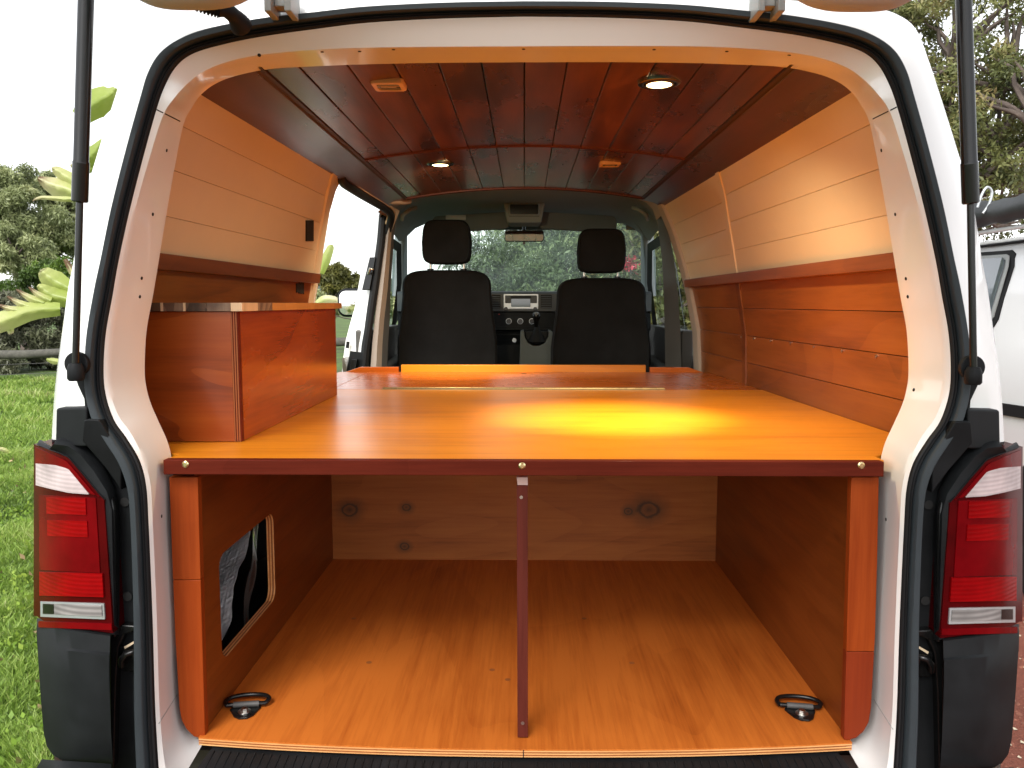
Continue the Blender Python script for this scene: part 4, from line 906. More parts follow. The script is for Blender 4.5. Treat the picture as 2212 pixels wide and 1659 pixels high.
MB().box(-.0008, .0008, fy(0) - .0006, fy(0) + .004, FLOOR - .016, FLOOR - .001).build('edge_crack', HOLE, fl)

bp = thing('bed_platform', 'varnished timber bed platform with open storage bay beneath', 'bed platform', (0, 2.4, FLOOR))
# deck boards
xr = lambda y: wx(1.138, y) - .004
m = MB(); ol = [(-.672, 1.50), (.672, 1.50), (.672, 1.545), (.80, 1.60), (xr(1.62), 1.66), (xr(2.73), 2.735), (-xr(2.73), 2.735), (-xr(1.62), 1.66), (-.80, 1.60), (-.672, 1.545)]
m.prism([Vector((x, y, DECK - .016)) for x, y in ol], (0, 0, .016)); m.build('deck_board', W_DECK, bp, .0012)
m = MB(); m.prism([Vector((x, y, DECK - .016)) for x, y in ((-.655, 2.739), (.655, 2.739), (.662, 3.44), (-.662, 3.44))], (0, 0, .016)); m.build('folding_board', W_FLAP, bp, .0015)
for s in (-1, 1):
    m = MB(); m.prism([Vector((s * x, y, DECK - .0165)) for x, y in ((.6575, 2.739), (xr(2.739), 2.739), (xr(3.45), 3.44), (.6645, 3.44))], (0, 0, .016)); m.build('corner_board', W_FLAP, bp, .0015)
m = MB(); m.prism([Vector((x, 3.442, z)) for x, z in ((-.525, DECK - .01), (.518, DECK - .01), (.518, DECK + .030), (-.525, DECK + .030))], (0, .022, 0)); m.build('end_batten', W_DECK, bp, .002)
for s in (-1, 1):
    m = MB(); m.prism([Vector((s * x, 3.446, z)) for x, z in ((.536, DECK - .01), (.79, DECK - .01), (.70, DECK + .020), (.536, DECK + .020))], (0, .02, 0)); m.build('side_batten', W_FLAP, bp, .002)
MB().disc((.0, 3.36, DECK), .011, (0, 0, 1), .0006, 20).build('finger_hole', HOLE, bp)
# piano hinge
HINGE = plain('dull_brass', (.42, .33, .18), .38, metal=1, var=.3, bs=80, bstr=.1)
ph = boxo('piano_hinge', HINGE, bp, -.483, .478, 2.722, 2.752, DECK + .0003, DECK + .0018, 0)
kn = None
for k in range(38):
    x = -.480 + k * .0252
    if kn is None: kn = MB().tube([(x, 2.737, DECK + .004), (x + .0238, 2.737, DECK + .004)], .0036, 8).build('knuckle', HINGE, ph, smooth=60); k0 = WORLD[kn.name].copy()
    else: dupo(kn, ph, k0 + Vector((k * .0252, 0, 0)))
# edge trim with three brass screws
a = PY(352, 990, 1.478); b = PY(1909, 1030, 1.478)
boxo('edge_trim', W_LIP, bp, a.x, b.x, 1.478, 1.4995, b.z, DECK + .0012, .0015); trim = bpy.data.objects['edge_trim']; WORLD['edge_trim'] = Vector(((a.x + b.x) / 2, 1.48875, (b.z + DECK + .0012) / 2))
for u, v in ((401, 1003), (1128, 1006), (1860, 1005)):
    p = PY(u, v, 1.478); s_ = MB(); s_.tube([p, p + Vector((0, -.0015, 0)), p + Vector((0, -.0032, 0)), p + Vector((0, -.0036, 0))], [.0065, .0065, .004, .0036], 20); q = s_.build('screw', BRASS, trim, smooth=40)
# posts
for s in (-1, 1):
    if s < 0: out = [(365, 1031), (427, 1031), (443, 1596), (438, 1597), (418, 1591), (402, 1575), (392, 1556), (387, 1530), (378, 1375), (371, 1200)]
    else: out = [(1899, 1031), (1839, 1031), (1823, 1598), (1830, 1600), (1850, 1594), (1866, 1580), (1877, 1560), (1882, 1530), (1891, 1375), (1896, 1200)]
    v0 = 1253 if s < 0 else 1408
    def clip(pts, lo, hi):   # split the board at its glued joint
        res = []
        n = len(pts)
        for i in range(n):
            (u1, v1), (u2, v2) = pts[i], pts[(i + 1) % n]
            ins = lambda v: lo <= v <= hi
            if ins(v1): res.append((u1, v1))
            for L in (lo, hi):
                if (v1 - L) * (v2 - L) < 0: t = (L - v1) / (v2 - v1); res.append((u1 + (u2 - u1) * t, L))
        return res
    def ordered(pts):
        cx = sum(p[0] for p in pts) / len(pts); cy = sum(p[1] for p in pts) / len(pts); return sorted(pts, key=lambda p: math.atan2(p[1] - cy, (p[0] - cx)))
    for lo, hi in ((0, v0 - .4), (v0 + .4, 9999)):
        pts = clip(out, lo, hi); m = MB(); m.prism([PY(u, v, 1.502) for u, v in pts], (0, .018, 0)); m.build('side_post', W_POST if lo == 0 or s < 0 else wood('red_cedar_post', (.10, .012, .004), (.15, .018, .005), (.20, .028, .006), axis=2, rough=.5, coat=.05, spec=.12, figure=.1, blotch=.3, fine=1.2), bp, .0015)
# partitions, the left one with its cut-out
def plate_with_hole(name, x, th, y0, y1, z0, z1, hole, m_, parent, edge):
    from mathutils.geometry import tessellate_polygon
    rect = [Vector((y0, z0, 0)), Vector((y1, z0, 0)), Vector((y1, z1, 0)), Vector((y0, z1, 0))]; hl_ = [Vector((a, b, 0)) for a, b in hole]
    al = rect + hl_; m = MB()
    for tri in tessellate_polygon([rect, hl_]): m.quad(*[Vector((x, al[q].x, al[q].y)) for q in tri])
    o = m.build(name, m_, parent)
    m = MB(); lay = [0, .2, .4, .6, .8, 1.]
    for k, (t0, t1) in enumerate(zip(lay, lay[1:])):
        m = MB(); m.loft([[Vector((x - th * t0, a, b)) for a, b in hole], [Vector((x - th * t1, a, b)) for a, b in hole]], True); m.build('cutout_edge', edge[k % 2], o)
    return o
hole = rrect(1.620, 1.985, .684, .909, .030, 5)
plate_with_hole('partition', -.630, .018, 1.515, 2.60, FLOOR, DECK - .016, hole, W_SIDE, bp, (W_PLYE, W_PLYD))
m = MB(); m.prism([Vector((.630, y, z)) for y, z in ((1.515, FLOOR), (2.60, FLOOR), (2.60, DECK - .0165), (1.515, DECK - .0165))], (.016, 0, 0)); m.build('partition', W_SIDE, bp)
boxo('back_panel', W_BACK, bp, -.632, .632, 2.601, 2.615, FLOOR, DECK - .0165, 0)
# divider post
for nm, va, vb, mm, yy in (('post_cap', 1031, 1048, plain('raw_pink_timber', (.50, .33, .29), .6), 1.504), ('divider_post', 1048.6, 1593, W_LIPZ, 1.500)):
    m = MB(); m.prism([PY(1116, va, yy), PY(1140, va, yy), PY(1140.5, vb, yy), PY(1118, vb, yy)], (0, .035, 0)); o = m.build(nm, mm, bp, .0008)
    if nm == 'divider_post':
        for u, v in ((1126, 1074), (1129, 1562)): p = PY(u, v, 1.500); MB().disc(p, .0034, (0, -1, 0), .001, 14).build('screw', STEEL, o)

# tie-down rings
def tiedown(u, v, s, label):
    c = PZ(u, v, FLOOR); t = thing('tie_down_ring', label, 'tie-down ring', c, 'lashing rings on the cargo floor')
    rot = Matrix.Rotation(R(8 * s), 3, 'Z'); A_ = lambda x, y, z: c + rot @ Vector((x, y, z))
    pts = [(-.028, .010), (.028, .010), (.030, .002), (.020, -.030), (.010, -.040), (-.006, -.040), (-.018, -.030), (-.032, .0)]
    m = MB(); m.prism([A_(x, y, .0005) for x, y in pts], (0, 0, .004)); m.build('base_plate', BLACKG, t, .0012)
    m = MB(); pa = [(-.040, .008, .009), (-.044, .022, .011), (-.034, .036, .012), (-.012, .043, .012), (.012, .043, .012), (.034, .036, .012), (.044, .022, .011), (.038, .008, .009)]
    ps = spline([A_(*q) for q in pa], 5) + [A_(-.040, .008, .009)]; m.tube(ps, .0048, 10); m.build('ring', BLACKG, t, smooth=60)
    m = MB(); m.tube([A_(-.026, .008, .009), A_(.026, .008, .009)], .0062, 12); m.build('clamp', GREYTR, t, smooth=60)
    m = MB(); m.disc(A_(0, -.014, .004), .013, (0, 0, 1), .002, 24); m.build('washer', STEEL, t, .0006)
    m = MB(); m.disc(A_(0, -.014, .006), .0075, (0, 0, 1), .006, 6); m.build('bolt_head', STEEL, t, .0008)
tiedown(531, 1534, 1, 'black lashing ring at the left of the cargo floor, below the foil-lined cut-out')
tiedown(1729, 1538, -1, 'black lashing ring at the right of the cargo floor')

# foil insulation seen in the cut-out
ft = thing('foil_insulation', 'crumpled silver bubble foil seen through the left partition cut-out', 'insulation', (-.72, 1.85, .6))
def sheet(name, us, mt, f):
    rows = []
    for a in span(0, 1, 40): rows.append([f(a, b) for b in span(0, 1, 14)])
    m = MB(); m.loft(rows); return m.build(name, mt, ft, smooth=80)
def ff(a, b):
    z = .66 + a * .30; y = 1.645 + b * .08 + .34 * a; x = -.660 - .09 * b
    n_ = noise.noise(Vector((y * 9, z * 11, 1))) * .014 + noise.noise(Vector((y * 28, z * 30, 5))) * .004; return Vector((x + n_, y + n_, z))
sheet('foil_strip', 0, FOIL, ff)
def fg(a, b):
    z = .60 + a * .36; y = 1.83 + b * .22 + .14 * a; x = -.662 - .06 * b
    n_ = noise.noise(Vector((y * 12, z * 6, 9))) * .02; return Vector((x + n_, y, z))
sheet('plastic_film', 0, plain('grey_plastic_film', (.10, .075, .065), .16, coat=1, var=.5, bs=30, bstr=.8), fg)
boxo('wheel_arch', BLACKG, ft, -.82, -.70, 1.56, 1.74, .60, .72, .03)
boxo('cavity_dark_sheet', HOLE, ft, -.86, -.84, 1.5, 2.6, .5, 1.1, 0)  # near-black sheet standing in for the darkness deep in the cavity

# ================================================================== CUPBOARD
cb = thing('cupboard', 'orange stained plywood cupboard with striped timber worktop on left of bed', 'cupboard', (-.68, 2.1, DECK))
cx = PZ(522, 955, DECK); cy0 = cx.y; xf = cx.x; yb = 2.56; zc0 = DECK + .0008; ztop = PY(505, 673, cy0).z
xl = -.80
xi = PY(502, 800, cy0).x
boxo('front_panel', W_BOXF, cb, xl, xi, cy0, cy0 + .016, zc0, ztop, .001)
nlay = 6
for k in range(nlay):
    xa = xi + (xf - xi) * k / nlay; xb = xi + (xf - xi) * (k + 1) / nlay
    boxo('ply_layer', (W_PLYD, W_LIP)[k % 2], cb, xa, xb, cy0 + (.0012 if k % 2 else .0004), cy0 + .016, zc0, ztop, 0)
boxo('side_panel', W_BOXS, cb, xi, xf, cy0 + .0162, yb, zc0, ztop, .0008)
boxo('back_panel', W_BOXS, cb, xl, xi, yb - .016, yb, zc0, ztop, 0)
wt = group_part('worktop', cb, (-.68, 2.1, ztop)); zw = PY(505, 654, cy0 - .008).z; yw0, yw1, xw = cy0 - .010, yb + .03, xf + .014
segs = [(-.80, -.735, 0), (-.735, -.724, 2), (-.724, -.664, 1), (-.664, -.655, 2), (-.655, -.612, 0), (-.612, xw - .012 if False else -.588, 1)]
segs = [(-.81, -.752, 0), (-.752, -.746, 2), (-.746, -.705, 1), (-.705, -.699, 2), (-.699, -.655, 0), (-.655, -.606, 1), (-.606, xw, 3)]
segs[-1] = (-.606, xw, 2)
for (a, b, k) in segs: boxo('worktop_block', W_BLK[k], wt, a + .0002, b - .0002, yw0, yw0 + .10, ztop + .0006, zw, .0006)
yy = yw0 + .10
for k in range(8):
    y2 = yy + (yw1 - yw0 - .10) / 8; boxo('worktop_block', W_BLK[3] if k else W_BLK[1], wt, -.81, xw, yy + .0003, y2 - .0003, ztop + .0006, zw, .0006); yy = y2

# ================================================================== SECOND VAN ON THE RIGHT
pv = thing('parked_van', 'second white van with rolled black awning parked on the gravel at right', 'van', (3.3, 4.2, 0))
X0 = 2.45
m = MB()
prof = [(0, .38), (-.01, .80), (.0, 1.12), (.03, 1.22), (.06, 1.45), (.10, 1.66), (.14, 1.745), (.24, 1.79), (.8, 1.83), (1.3, 1.81)]
m.loft([[Vector((X0 + dx + (0 if y < 6 else .06), y, z)) for dx, z in prof] for y in (1.8, 3.0, 4.6, 6.3, 6.6)]); m.build('body', PAINT, pv, smooth=45)
m = MB(); m.tube([Vector((X0 + .135, 1.9, 1.762)), Vector((X0 + .135, 6.3, 1.762))], .014, 8); m.build('gutter', PAINT, pv, smooth=60)
m = MB(); m.tube([Vector((X0 + .122, 1.9, 1.748)), Vector((X0 + .122, 6.3, 1.748))], .008, 8); m.build('gutter_shadow_strip', RUBBERD, pv, smooth=60)  # dark tube standing in for the shadow under the gutter
def side_pt(y, z):
    for (a, b), (c, d) in zip(prof, prof[1:]):
        if b <= z <= d: return Vector((X0 + a + (c - a) * (z - b) / (d - b), y, z))
def side_panel_(name, yz, off_, mt, th=.01, bev=.003):
    mb = MB(); mb.prism([side_pt(y, z) + Vector((-off_, 0, 0)) for y, z in yz], (th, 0, 0)); return mb.build(name, mt, pv, bev)
def yz(u, v):
    for k in range(4000):
        y = 2.5 + k * .001; q = PY(u, v, y); sp_ = side_pt(y, q.z) if .4 < q.z < 1.80 else None
        if sp_ and q.x >= sp_.x and k * .001 > -1:
            pass
    return None
def onside(u, v):
    lo = 1.5
    for k in range(6000):
        y = 6.5 - k * .001; q = PY(u, v, y)
        if .4 < q.z < 1.80:
            s_ = side_pt(y, q.z)
            if q.x <= s_.x: return (y, q.z)
    return (4, 1)
wf = [onside(*p) for p in ((2080, 548), (2188, 540), (2196, 548), (2192, 575), (2158, 690), (2148, 706), (2138, 714), (2080, 720))]
wp = [onside(*p) for p in ((2080, 556), (2178, 549), (2184, 553), (2182, 575), (2150, 685), (2140, 698), (2080, 705))]
w_ = side_panel_('side_window', wf, .008, RUBBERD); side_panel_('window_rim', wp, .012, GREYM, .006, .001)
side_panel_('window_pane', [onside(*p) for p in ((2080, 562), (2170, 556), (2175, 562), (2172, 580), (2142, 682), (2132, 692), (2080, 698))], .014, DGLASS, .004, 0)
side_panel_('front_window', [onside(*p) for p in ((2228, 600), (2260, 560), (2400, 540), (2400, 720), (2224, 716), (2216, 700))], .008, RUBBERD)
side_panel_('front_pane', [onside(*p) for p in ((2236, 606), (2262, 570), (2395, 552), (2395, 708), (2230, 706), (2224, 695))], .014, DGLASS, .004, 0)
side_panel_('rub_strip', [onside(*p) for p in ((2150, 868), (2420, 908), (2420, 940), (2150, 893))], .012, RUBBERD, .012)
side_panel_('door_line', [(4.22, .8), (4.226, .8), (4.30, 1.2), (4.294, 1.2)], .002, GREYM, .002, 0)
yc = 3.62
m = MB(); m.disc((X0 - .012, yc, .36), .42, (1, 0, 0), .02, 40); m.build('wheel_arch', HOLE, pv)
for yw in (yc, 5.9):
    wh = MB(); 
    rr = [(.0, .20), (.01, .21), (.02, .30), (.035, .32), (.10, .335), (.19, .32), (.2, .2)]
    wh.loft([[Vector((X0 - .03 + dx, yw + r * math.cos(a), .335 + r * math.sin(a))) for a in [2 * math.pi * q / 40 for q in range(40)]] for dx, r in rr], True); w1 = wh.build('wheel', RUBBERD, pv, smooth=30)
    m = MB(); m.loft([[Vector((X0 - .03 + dx, yw + r * math.cos(a), .335 + r * math.sin(a))) for a in [2 * math.pi * q / 30 for q in range(30)]] for dx, r in ((-.0, .205), (.004, .19), (.03, .16), (.03, .08), (-.01, .06), (-.01, .001))], True); m.build('rim', SILVER, w1, smooth=30)
# awning bag on a roof rack
aw = MB(); n = 60; path = [Vector((X0 + .02 + .004 * math.sin(k * 1.3), 2.0 + k * 4.0 / n, 1.905 + .004 * math.sin(k * .9))) for k in range(n + 1)]
aw.tube(path, [.064 + .006 * math.sin(k * 1.9) + .004 * math.sin(k * .7) for k in range(n + 1)], 18); aw.build('awning_bag', plain('black_canvas', (.035, .038, .04), .5, var=.3, bs=60, bstr=.6), pv, smooth=70)
m = MB()
for y in (3.4, 4.12, 5.2): m.tube([Vector((X0 + .05, y, 1.86)), Vector((X0 + .05, y, 1.80)), Vector((X0 + .15, y, 1.79))], .010, 8)
m.build('rack_brackets', STEEL, pv, smooth=60)
m = MB(); m.tube([Vector((X0 + .06, 2.0, 1.815)), Vector((X0 + .06, 6.0, 1.815))], .012, 8); m.build('rack_rail', PAINT, pv, smooth=60)
m = MB(); c = PY(2112, 440, 4.35); m.tube(spline([c + Vector((0, 0, -.02)), c + Vector((.02, 0, .05)), c + Vector((.045, 0, .085)), c + Vector((.07, 0, .06)), c + Vector((.06, 0, 0)), c + Vector((.03, 0, -.05))], 5), .007, 8); m.build('rope_hook', SILVER, pv, smooth=60)

# ================================================================== VEGETATION
def leaf_cloud(centres, radii, per, size, rng, droop=.5, aspect=3.2, flat=.7, squash=.8):
    """small pointed leaves gathered round centres; returns verts, faces, tint"""
    V = []; T = []; C = np.repeat(np.asarray(centres), per, 0); Rr = np.repeat(np.asarray(radii), per)
    n = len(C); d = rng.normal(size=(n, 3)); d /= np.linalg.norm(d, axis=1)[:, None]; rad = Rr * rng.random(n) ** .45
    pos = C + d * rad[:, None] * np.array([1, 1, squash])
    ax = rng.normal(size=(n, 3)); ax[:, 2] -= droop * 1.6; ax /= np.linalg.norm(ax, axis=1)[:, None]
    sd = np.cross(ax, rng.normal(size=(n, 3))); sd /= np.linalg.norm(sd, axis=1)[:, None]
    L = size * (.6 + .8 * rng.random(n)); w = L / aspect
    a = pos; b = pos + ax * (L * .45)[:, None] + sd * (w * .5)[:, None]; c = pos + ax * L[:, None]; e = pos + ax * (L * .45)[:, None] - sd * (w * .5)[:, None]
    V = np.stack([a, b, c, e], 1).reshape(-1, 3); Fq = np.arange(n * 4).reshape(n, 4)
    clump = np.repeat(rng.random(len(centres)), per); t = np.clip(.30 * rng.random(n) + .55 * clump + .15 * (d[:, 2] + 1) / 2, 0, 1)
    return V, Fq, np.repeat(t, 4)
def branches(mb, base, top_pts, r0, rng, wob=.15):
    for tp in top_pts:
        tp = Vector(tp); base = Vector(base); pts = [base]
        for k in range(1, 5):
            t = k / 5; p = base.lerp(tp, t); w = (tp - base).length * wob * .25
            pts.append(p + Vector((rng.uniform(-w, w), rng.uniform(-w, w), rng.uniform(0, w) + (tp.z - base.z) * .12 * math.sin(t * 3.14))))
        pts.append(tp); mb.tube(spline(pts, 2), [r0 * (1 - .85 * k / 10) for k in range(11)], 6)
def tree(name, base, crowns, label, lm, per=220, size=.12, r0=.12, group=None, droop=.5, seed=1, cat='tree', clumps=26, spread=1., trunk_h=None, aspect=3.2, squash=.85):
    """crowns: list of (centre, radius); clumps of leaves sit inside each, limbs reach to the clumps"""
    rg = random.Random(seed); nr = np.random.default_rng(seed); t = thing(name, label, cat, base, group)
    mb = MB(); base = Vector(base); cen = []; rad = []
    low = min(c[0][2] - c[1] for c in crowns); cc = Vector((sum(c[0][0] for c in crowns) / len(crowns), sum(c[0][1] for c in crowns) / len(crowns), 0))
    fork = Vector((base.x + (cc.x - base.x) * .3, base.y + (cc.y - base.y) * .3, base.z + max(.3, (low - base.z) * .8) if trunk_h is None else trunk_h))
    mb.tube([base - Vector((0, 0, .1)), base.lerp(fork, .5) + Vector((rg.uniform(-.06, .06), rg.uniform(-.06, .06), 0)), fork], [r0 * 1.25, r0, r0 * .8], 10)
    for (c, r) in crowns:
        c = Vector(c); sub = []
        for k in range(clumps):
            d = Vector((rg.gauss(0, 1), rg.gauss(0, 1), rg.gauss(0, 1))).normalized() * r * rg.uniform(.35, 1) ; p = c + Vector((d.x, d.y, d.z * squash)); sub.append(p); cen.append(tuple(p)); rad.append(r * rg.uniform(.20, .42) * spread)
        knot = c - Vector((0, 0, r * .5)); branches(mb, fork, [knot], r0 * .6, rg); branches(mb, knot, sub[:max(4, clumps // 2)], r0 * .28, rg)
    mb.build('trunk', BARK, t, smooth=60)
    V, Fq, T = leaf_cloud(cen, rad, per, size, nr, droop, aspect, squash=.75); o = mass('crown', V, Fq, lm, T, t); return t
def at(u, v, Y): p = PY(u, v, Y); return (p.x, p.y, p.z)
# left, beyond the fence
c = at
G = 'trees beyond the field on the left'
tree('gum_tree', (-13.6, 22, 0), [(c(60, 500, 22), .95), (c(20, 420, 22), .9), (c(30, 540, 21), .8), (c(0, 480, 21.5), .9)], 'left-hand gum tree behind the fence, with dense dark lower clumps', LEAF_GUM, 620, .11, .15, G, seed=11, clumps=24)
tree('gum_tree', (-12.2, 24, 0), [(c(105, 415, 24), .85), (c(148, 430, 24), .7), (c(125, 520, 23.5), .75), (c(165, 500, 23), .7)], 'taller gum tree behind the fence, its round crown highest against the white sky', LEAF_GUM, 560, .11, .15, G, seed=12, clumps=22)
tree('bushy_tree', (-12.0, 18.5, 0), [(c(95, 600, 18), .5), (c(30, 650, 18), .62), (c(150, 600, 18), .5), (c(110, 660, 18), .5)], 'bright green bushy tree low behind the banana leaves', leafmat('fresh_leaves', [(.03, .05, .015), (.08, .14, .02), (.18, .28, .04)]), 420, .09, .07, G, seed=13, clumps=18)
rgx = random.Random(5)
SCRUB = leafmat('scrub_leaves', [(.06, .06, .04), (.14, .145, .09), (.22, .23, .13)])
where = ['at the far left edge of the picture', 'straight below the left-hand gum tree', 'behind the torn giant leaf', 'right of the torn giant leaf', 'nearest to the van of the row behind the fence', 'hidden mostly by the flank of the van']
for k in range(6):
    x = -14.2 + k * 1.0; y = 17.0 + rgx.uniform(-.4, .6)
    tree('scrub_bush', (x, y, 0), [((x, y, .35), .5), ((x + .5, y - .3, .3), .45), ((x, y, .8), .75), ((x + .4, y, 1.25 + rgx.uniform(-.1, .3)), .65)], 'grey green scrub bush ' + where[k], SCRUB, 420, .10, .04, 'scrub bushes behind the fence', seed=30 + k, clumps=20)
# seen through the sliding door opening
tree('small_gum', (-5.4, 22, 0), [(c(718, 612, 22), .42), (c(745, 596, 22), .38), (c(760, 618, 22), .32), (c(700, 590, 22), .35)], 'small spreading gum tree seen through the open sliding door', leafmat('olive_leaves', [(.05, .055, .018), (.13, .13, .035), (.22, .20, .05)]), 220, .13, .06, seed=21, clumps=16, trunk_h=1.2)
tree('small_gum', (-4.2, 24, 0), [(c(800, 640, 24), .5), (c(845, 655, 24), .5), (c(690, 655, 24), .6)], 'low gum behind the cab, seen through the left cab window', LEAF_GUM, 200, .14, .06, seed=22, clumps=14)
# big tree on the right
tree('spreading_tree', (4.1, 8.8, 0), [(c(2060, 60, 8.0), .75), (c(2180, 90, 7.6), .8), (c(2150, 250, 7.8), .7), (c(2110, 360, 8.2), .6), (c(2220, 330, 7.5), .7), (c(1960, 10, 8.4), .6), (c(2250, 180, 7.2), .8), (c(2050, 220, 8.4), .45)], 'large spreading tree with reddish new leaves above the second van', LEAF_RIGHT, 150, .052, .11, seed=41, clumps=34, droop=.3, spread=.58, aspect=2.8)
tree('background_tree', (6.2, 13.5, 0), [(c(2060, 330, 12.5), .9), (c(2160, 420, 12), .9), (c(2230, 330, 12), 1.0)], 'shaded tree standing behind the large spreading tree on the right', LEAF_RIGHT, 120, .075, .12, seed=42, clumps=20, droop=.2, spread=.7)
tree('background_tree', (3.6, 9.5, 0), [(c(1700, 30, 9.5), .8), (c(1810, 20, 9.5), .8), (c(1440, 520, 9.5), .9), (c(1420, 640, 9), .9)], 'olive tree behind the right cab window, reaching above the roof', LEAF_RIGHT, 200, .09, .10, seed=43, clumps=26)
# ahead of the windscreen
for k, (u, v, y, r, sd) in enumerate(((1070, 575, 9.0, .50, 51), (1160, 540, 9.4, .70, 52), (1290, 540, 9.2, .75, 53), (1385, 560, 9.6, .7, 54), (1210, 610, 8.8, .6, 55))):
    p = c(u, v, y); lab = ['leafy shrub ahead of the windscreen, lowest and leftmost of the group', 'dense tree ahead of the windscreen, behind the rear-view mirror', 'dense tree ahead of the windscreen, behind the right headrest', 'tree ahead of the windscreen beside the right door pillar', 'low bush ahead of the bonnet, between the two front seats'][k]
    tree('garden_tree', (p[0], p[1] + .2, 0), [(p, r), ((p[0] + .3, p[1] + .3, p[2] + .5 * (k > 0)), r * .8), ((p[0] - .1, p[1], p[2] - .55), r)], lab, LEAF_AHEAD, 230, .075, .06, 'trees ahead of the van', seed=sd, clumps=30)
q = PY(1362, 573, 8.6); nr = np.random.default_rng(9); V, Fq, T = leaf_cloud([tuple(q)], [.11], 160, .05, nr, 0, 1.5); 
bu = thing('red_shrub', 'small spray of red and pink flowers right of the right headrest', 'shrub', (q.x, q.y, 0)); mass('flowers', V, Fq, plain('red_flowers', (.45, .03, .06), .6), T, bu); MB().tube([(q.x, q.y, 0), (q.x + .05, q.y, .8), tuple(q)], .01, 6).build('stem', BARK, bu)

# bird-of-paradise leaves beside the left flank
BAN = None
def banana_mat(name, tip=(.55, .42, .30)):
    m = bpy.data.materials.new(name); m.use_nodes = True; n = m.node_tree.nodes; l = m.node_tree.links; b = n['Principled BSDF']; out = n['Material Output']
    a = n.new('ShaderNodeAttribute'); a.attribute_name = 'tint'; r = ramp(n, [(0, (.12, .20, .022)), (.45, (.30, .38, .07)), (.72, (.50, .54, .20)), (.90, (.58, .54, .30)), (1, (.20, .12, .07))]); l.new(a.outputs['Fac'], r.inputs[0])
    l.new(r.outputs[0], b.inputs['Base Color']); b.inputs['Roughness'].default_value = .35
    t = n.new('ShaderNodeBsdfTranslucent'); l.new(r.outputs[0], t.inputs[0]); ms = n.new('ShaderNodeMixShader'); ms.inputs[0].default_value = .35; l.new(b.outputs[0], ms.inputs[1]); l.new(t.outputs[0], ms.inputs[2]); l.new(ms.outputs[0], out.inputs[0]); return m
BAN = banana_mat('giant_leaf')
bo = thing('banana_plant', 'giant bird-of-paradise plant with torn yellow green leaves beside the van', 'plant', (-1.75, 2.75, 0))
def blade(pts, widths, tints, y0, nrm_tilt=.0, yd=.0):
    """leaf lobe: centre line in survey marks, half widths (marks), cupped"""
    cs = spline([(u, v, 0) for u, v in pts], 6); n = len(cs); rows = []; tt = []
    for k, p in enumerate(cs):
        t = k / (n - 1); w = np.interp(t, np.linspace(0, 1, len(widths)), widths); a = cs[max(k - 1, 0)]; b = cs[min(k + 1, n - 1)]; d = (b - a).normalized(); nx, ny = -d.y, d.x
        row = []
        for q in range(7):
            s = -1 + q / 3; y = y0 + yd * t + .05 * abs(s) * (w / 30) + .002 * math.sin(t * 30 + q); row.append(PY(p.x + nx * w * s, p.y + ny * w * s, y)); tt.append(np.interp(t, np.linspace(0, 1, len(tints)), tints) + .03 * math.sin(q * 2.1 + t * 25) - .07 * (q == 3) + .12)
        rows.append(row)
    V = [tuple(p) for r in rows for p in r]; Fq = [(i * 7 + j, i * 7 + j + 1, (i + 1) * 7 + j + 1, (i + 1) * 7 + j) for i in range(n - 1) for j in range(6)]
    o = mass('leaf', V, Fq, BAN, tt, bo); o.data.shade_smooth(); return o
blade([(170, 255), (205, 225), (240, 205), (250, 190)], [20, 34, 24, 6], [.2, .35, .45], 2.7)
blade([(180, 350), (205, 330), (222, 300)], [10, 26, 14, 2], [.15, .3, .4], 2.7)
blade([(180, 372), (205, 362), (222, 356)], [6, 9, 2], [.2, .4], 2.72)
blade([(190, 428), (150, 412), (112, 400), (82, 384)], [8, 20, 24, 15, 3], [.4, .6, .75, .9], 2.65)
blade([(186, 425), (160, 395), (125, 370), (112, 362)], [7, 17, 11, 2], [.45, .65, .8], 2.66)
blade([(188, 420), (172, 385), (160, 362), (152, 356)], [5, 10, 6, 2], [.5, .7, .8], 2.68)
blade([(190, 430), (140, 430), (90, 427), (70, 434)], [4, 6, 4, 1], [.5, .7, .9], 2.63)
blade([(165, 632), (120, 610), (95, 590), (88, 583)], [14, 26, 16, 3], [.3, .45, .6, .85], 2.5)
blade([(165, 650), (115, 640), (90, 622), (80, 618)], [14, 22, 10, 2], [.3, .5, .7], 2.48)
blade([(130, 668), (70, 672), (20, 690), (-30, 705)], [14, 20, 22, 24], [.35, .55, .6, .8], 2.45)
for (u0, v0, u1, v1) in ((95, 655, 35, 625), (75, 665, 15, 640), (60, 672, -5, 658), (110, 650, 62, 620)): blade([(u0, v0), ((u0 + u1) / 2, (v0 + v1) / 2 + 4), (u1, v1)], [9, 8, 1.5], [.4, .7, 1.], 2.47)
blade([(10, 690), (20, 705), (24, 722)], [9, 11, 5], [.15, .3, .9], 2.5)
blade([(165, 600), (155, 585), (140, 560)], [5, 8, 4], [.3, .8, 1.], 2.55)
blade([(140, 782), (115, 780), (100, 776)], [4, 7, 2], [.5, .6, .5], 2.5)
blade([(20, 978), (10, 972), (-6, 968)], [3, 5, 3], [.4, .9], 2.5)
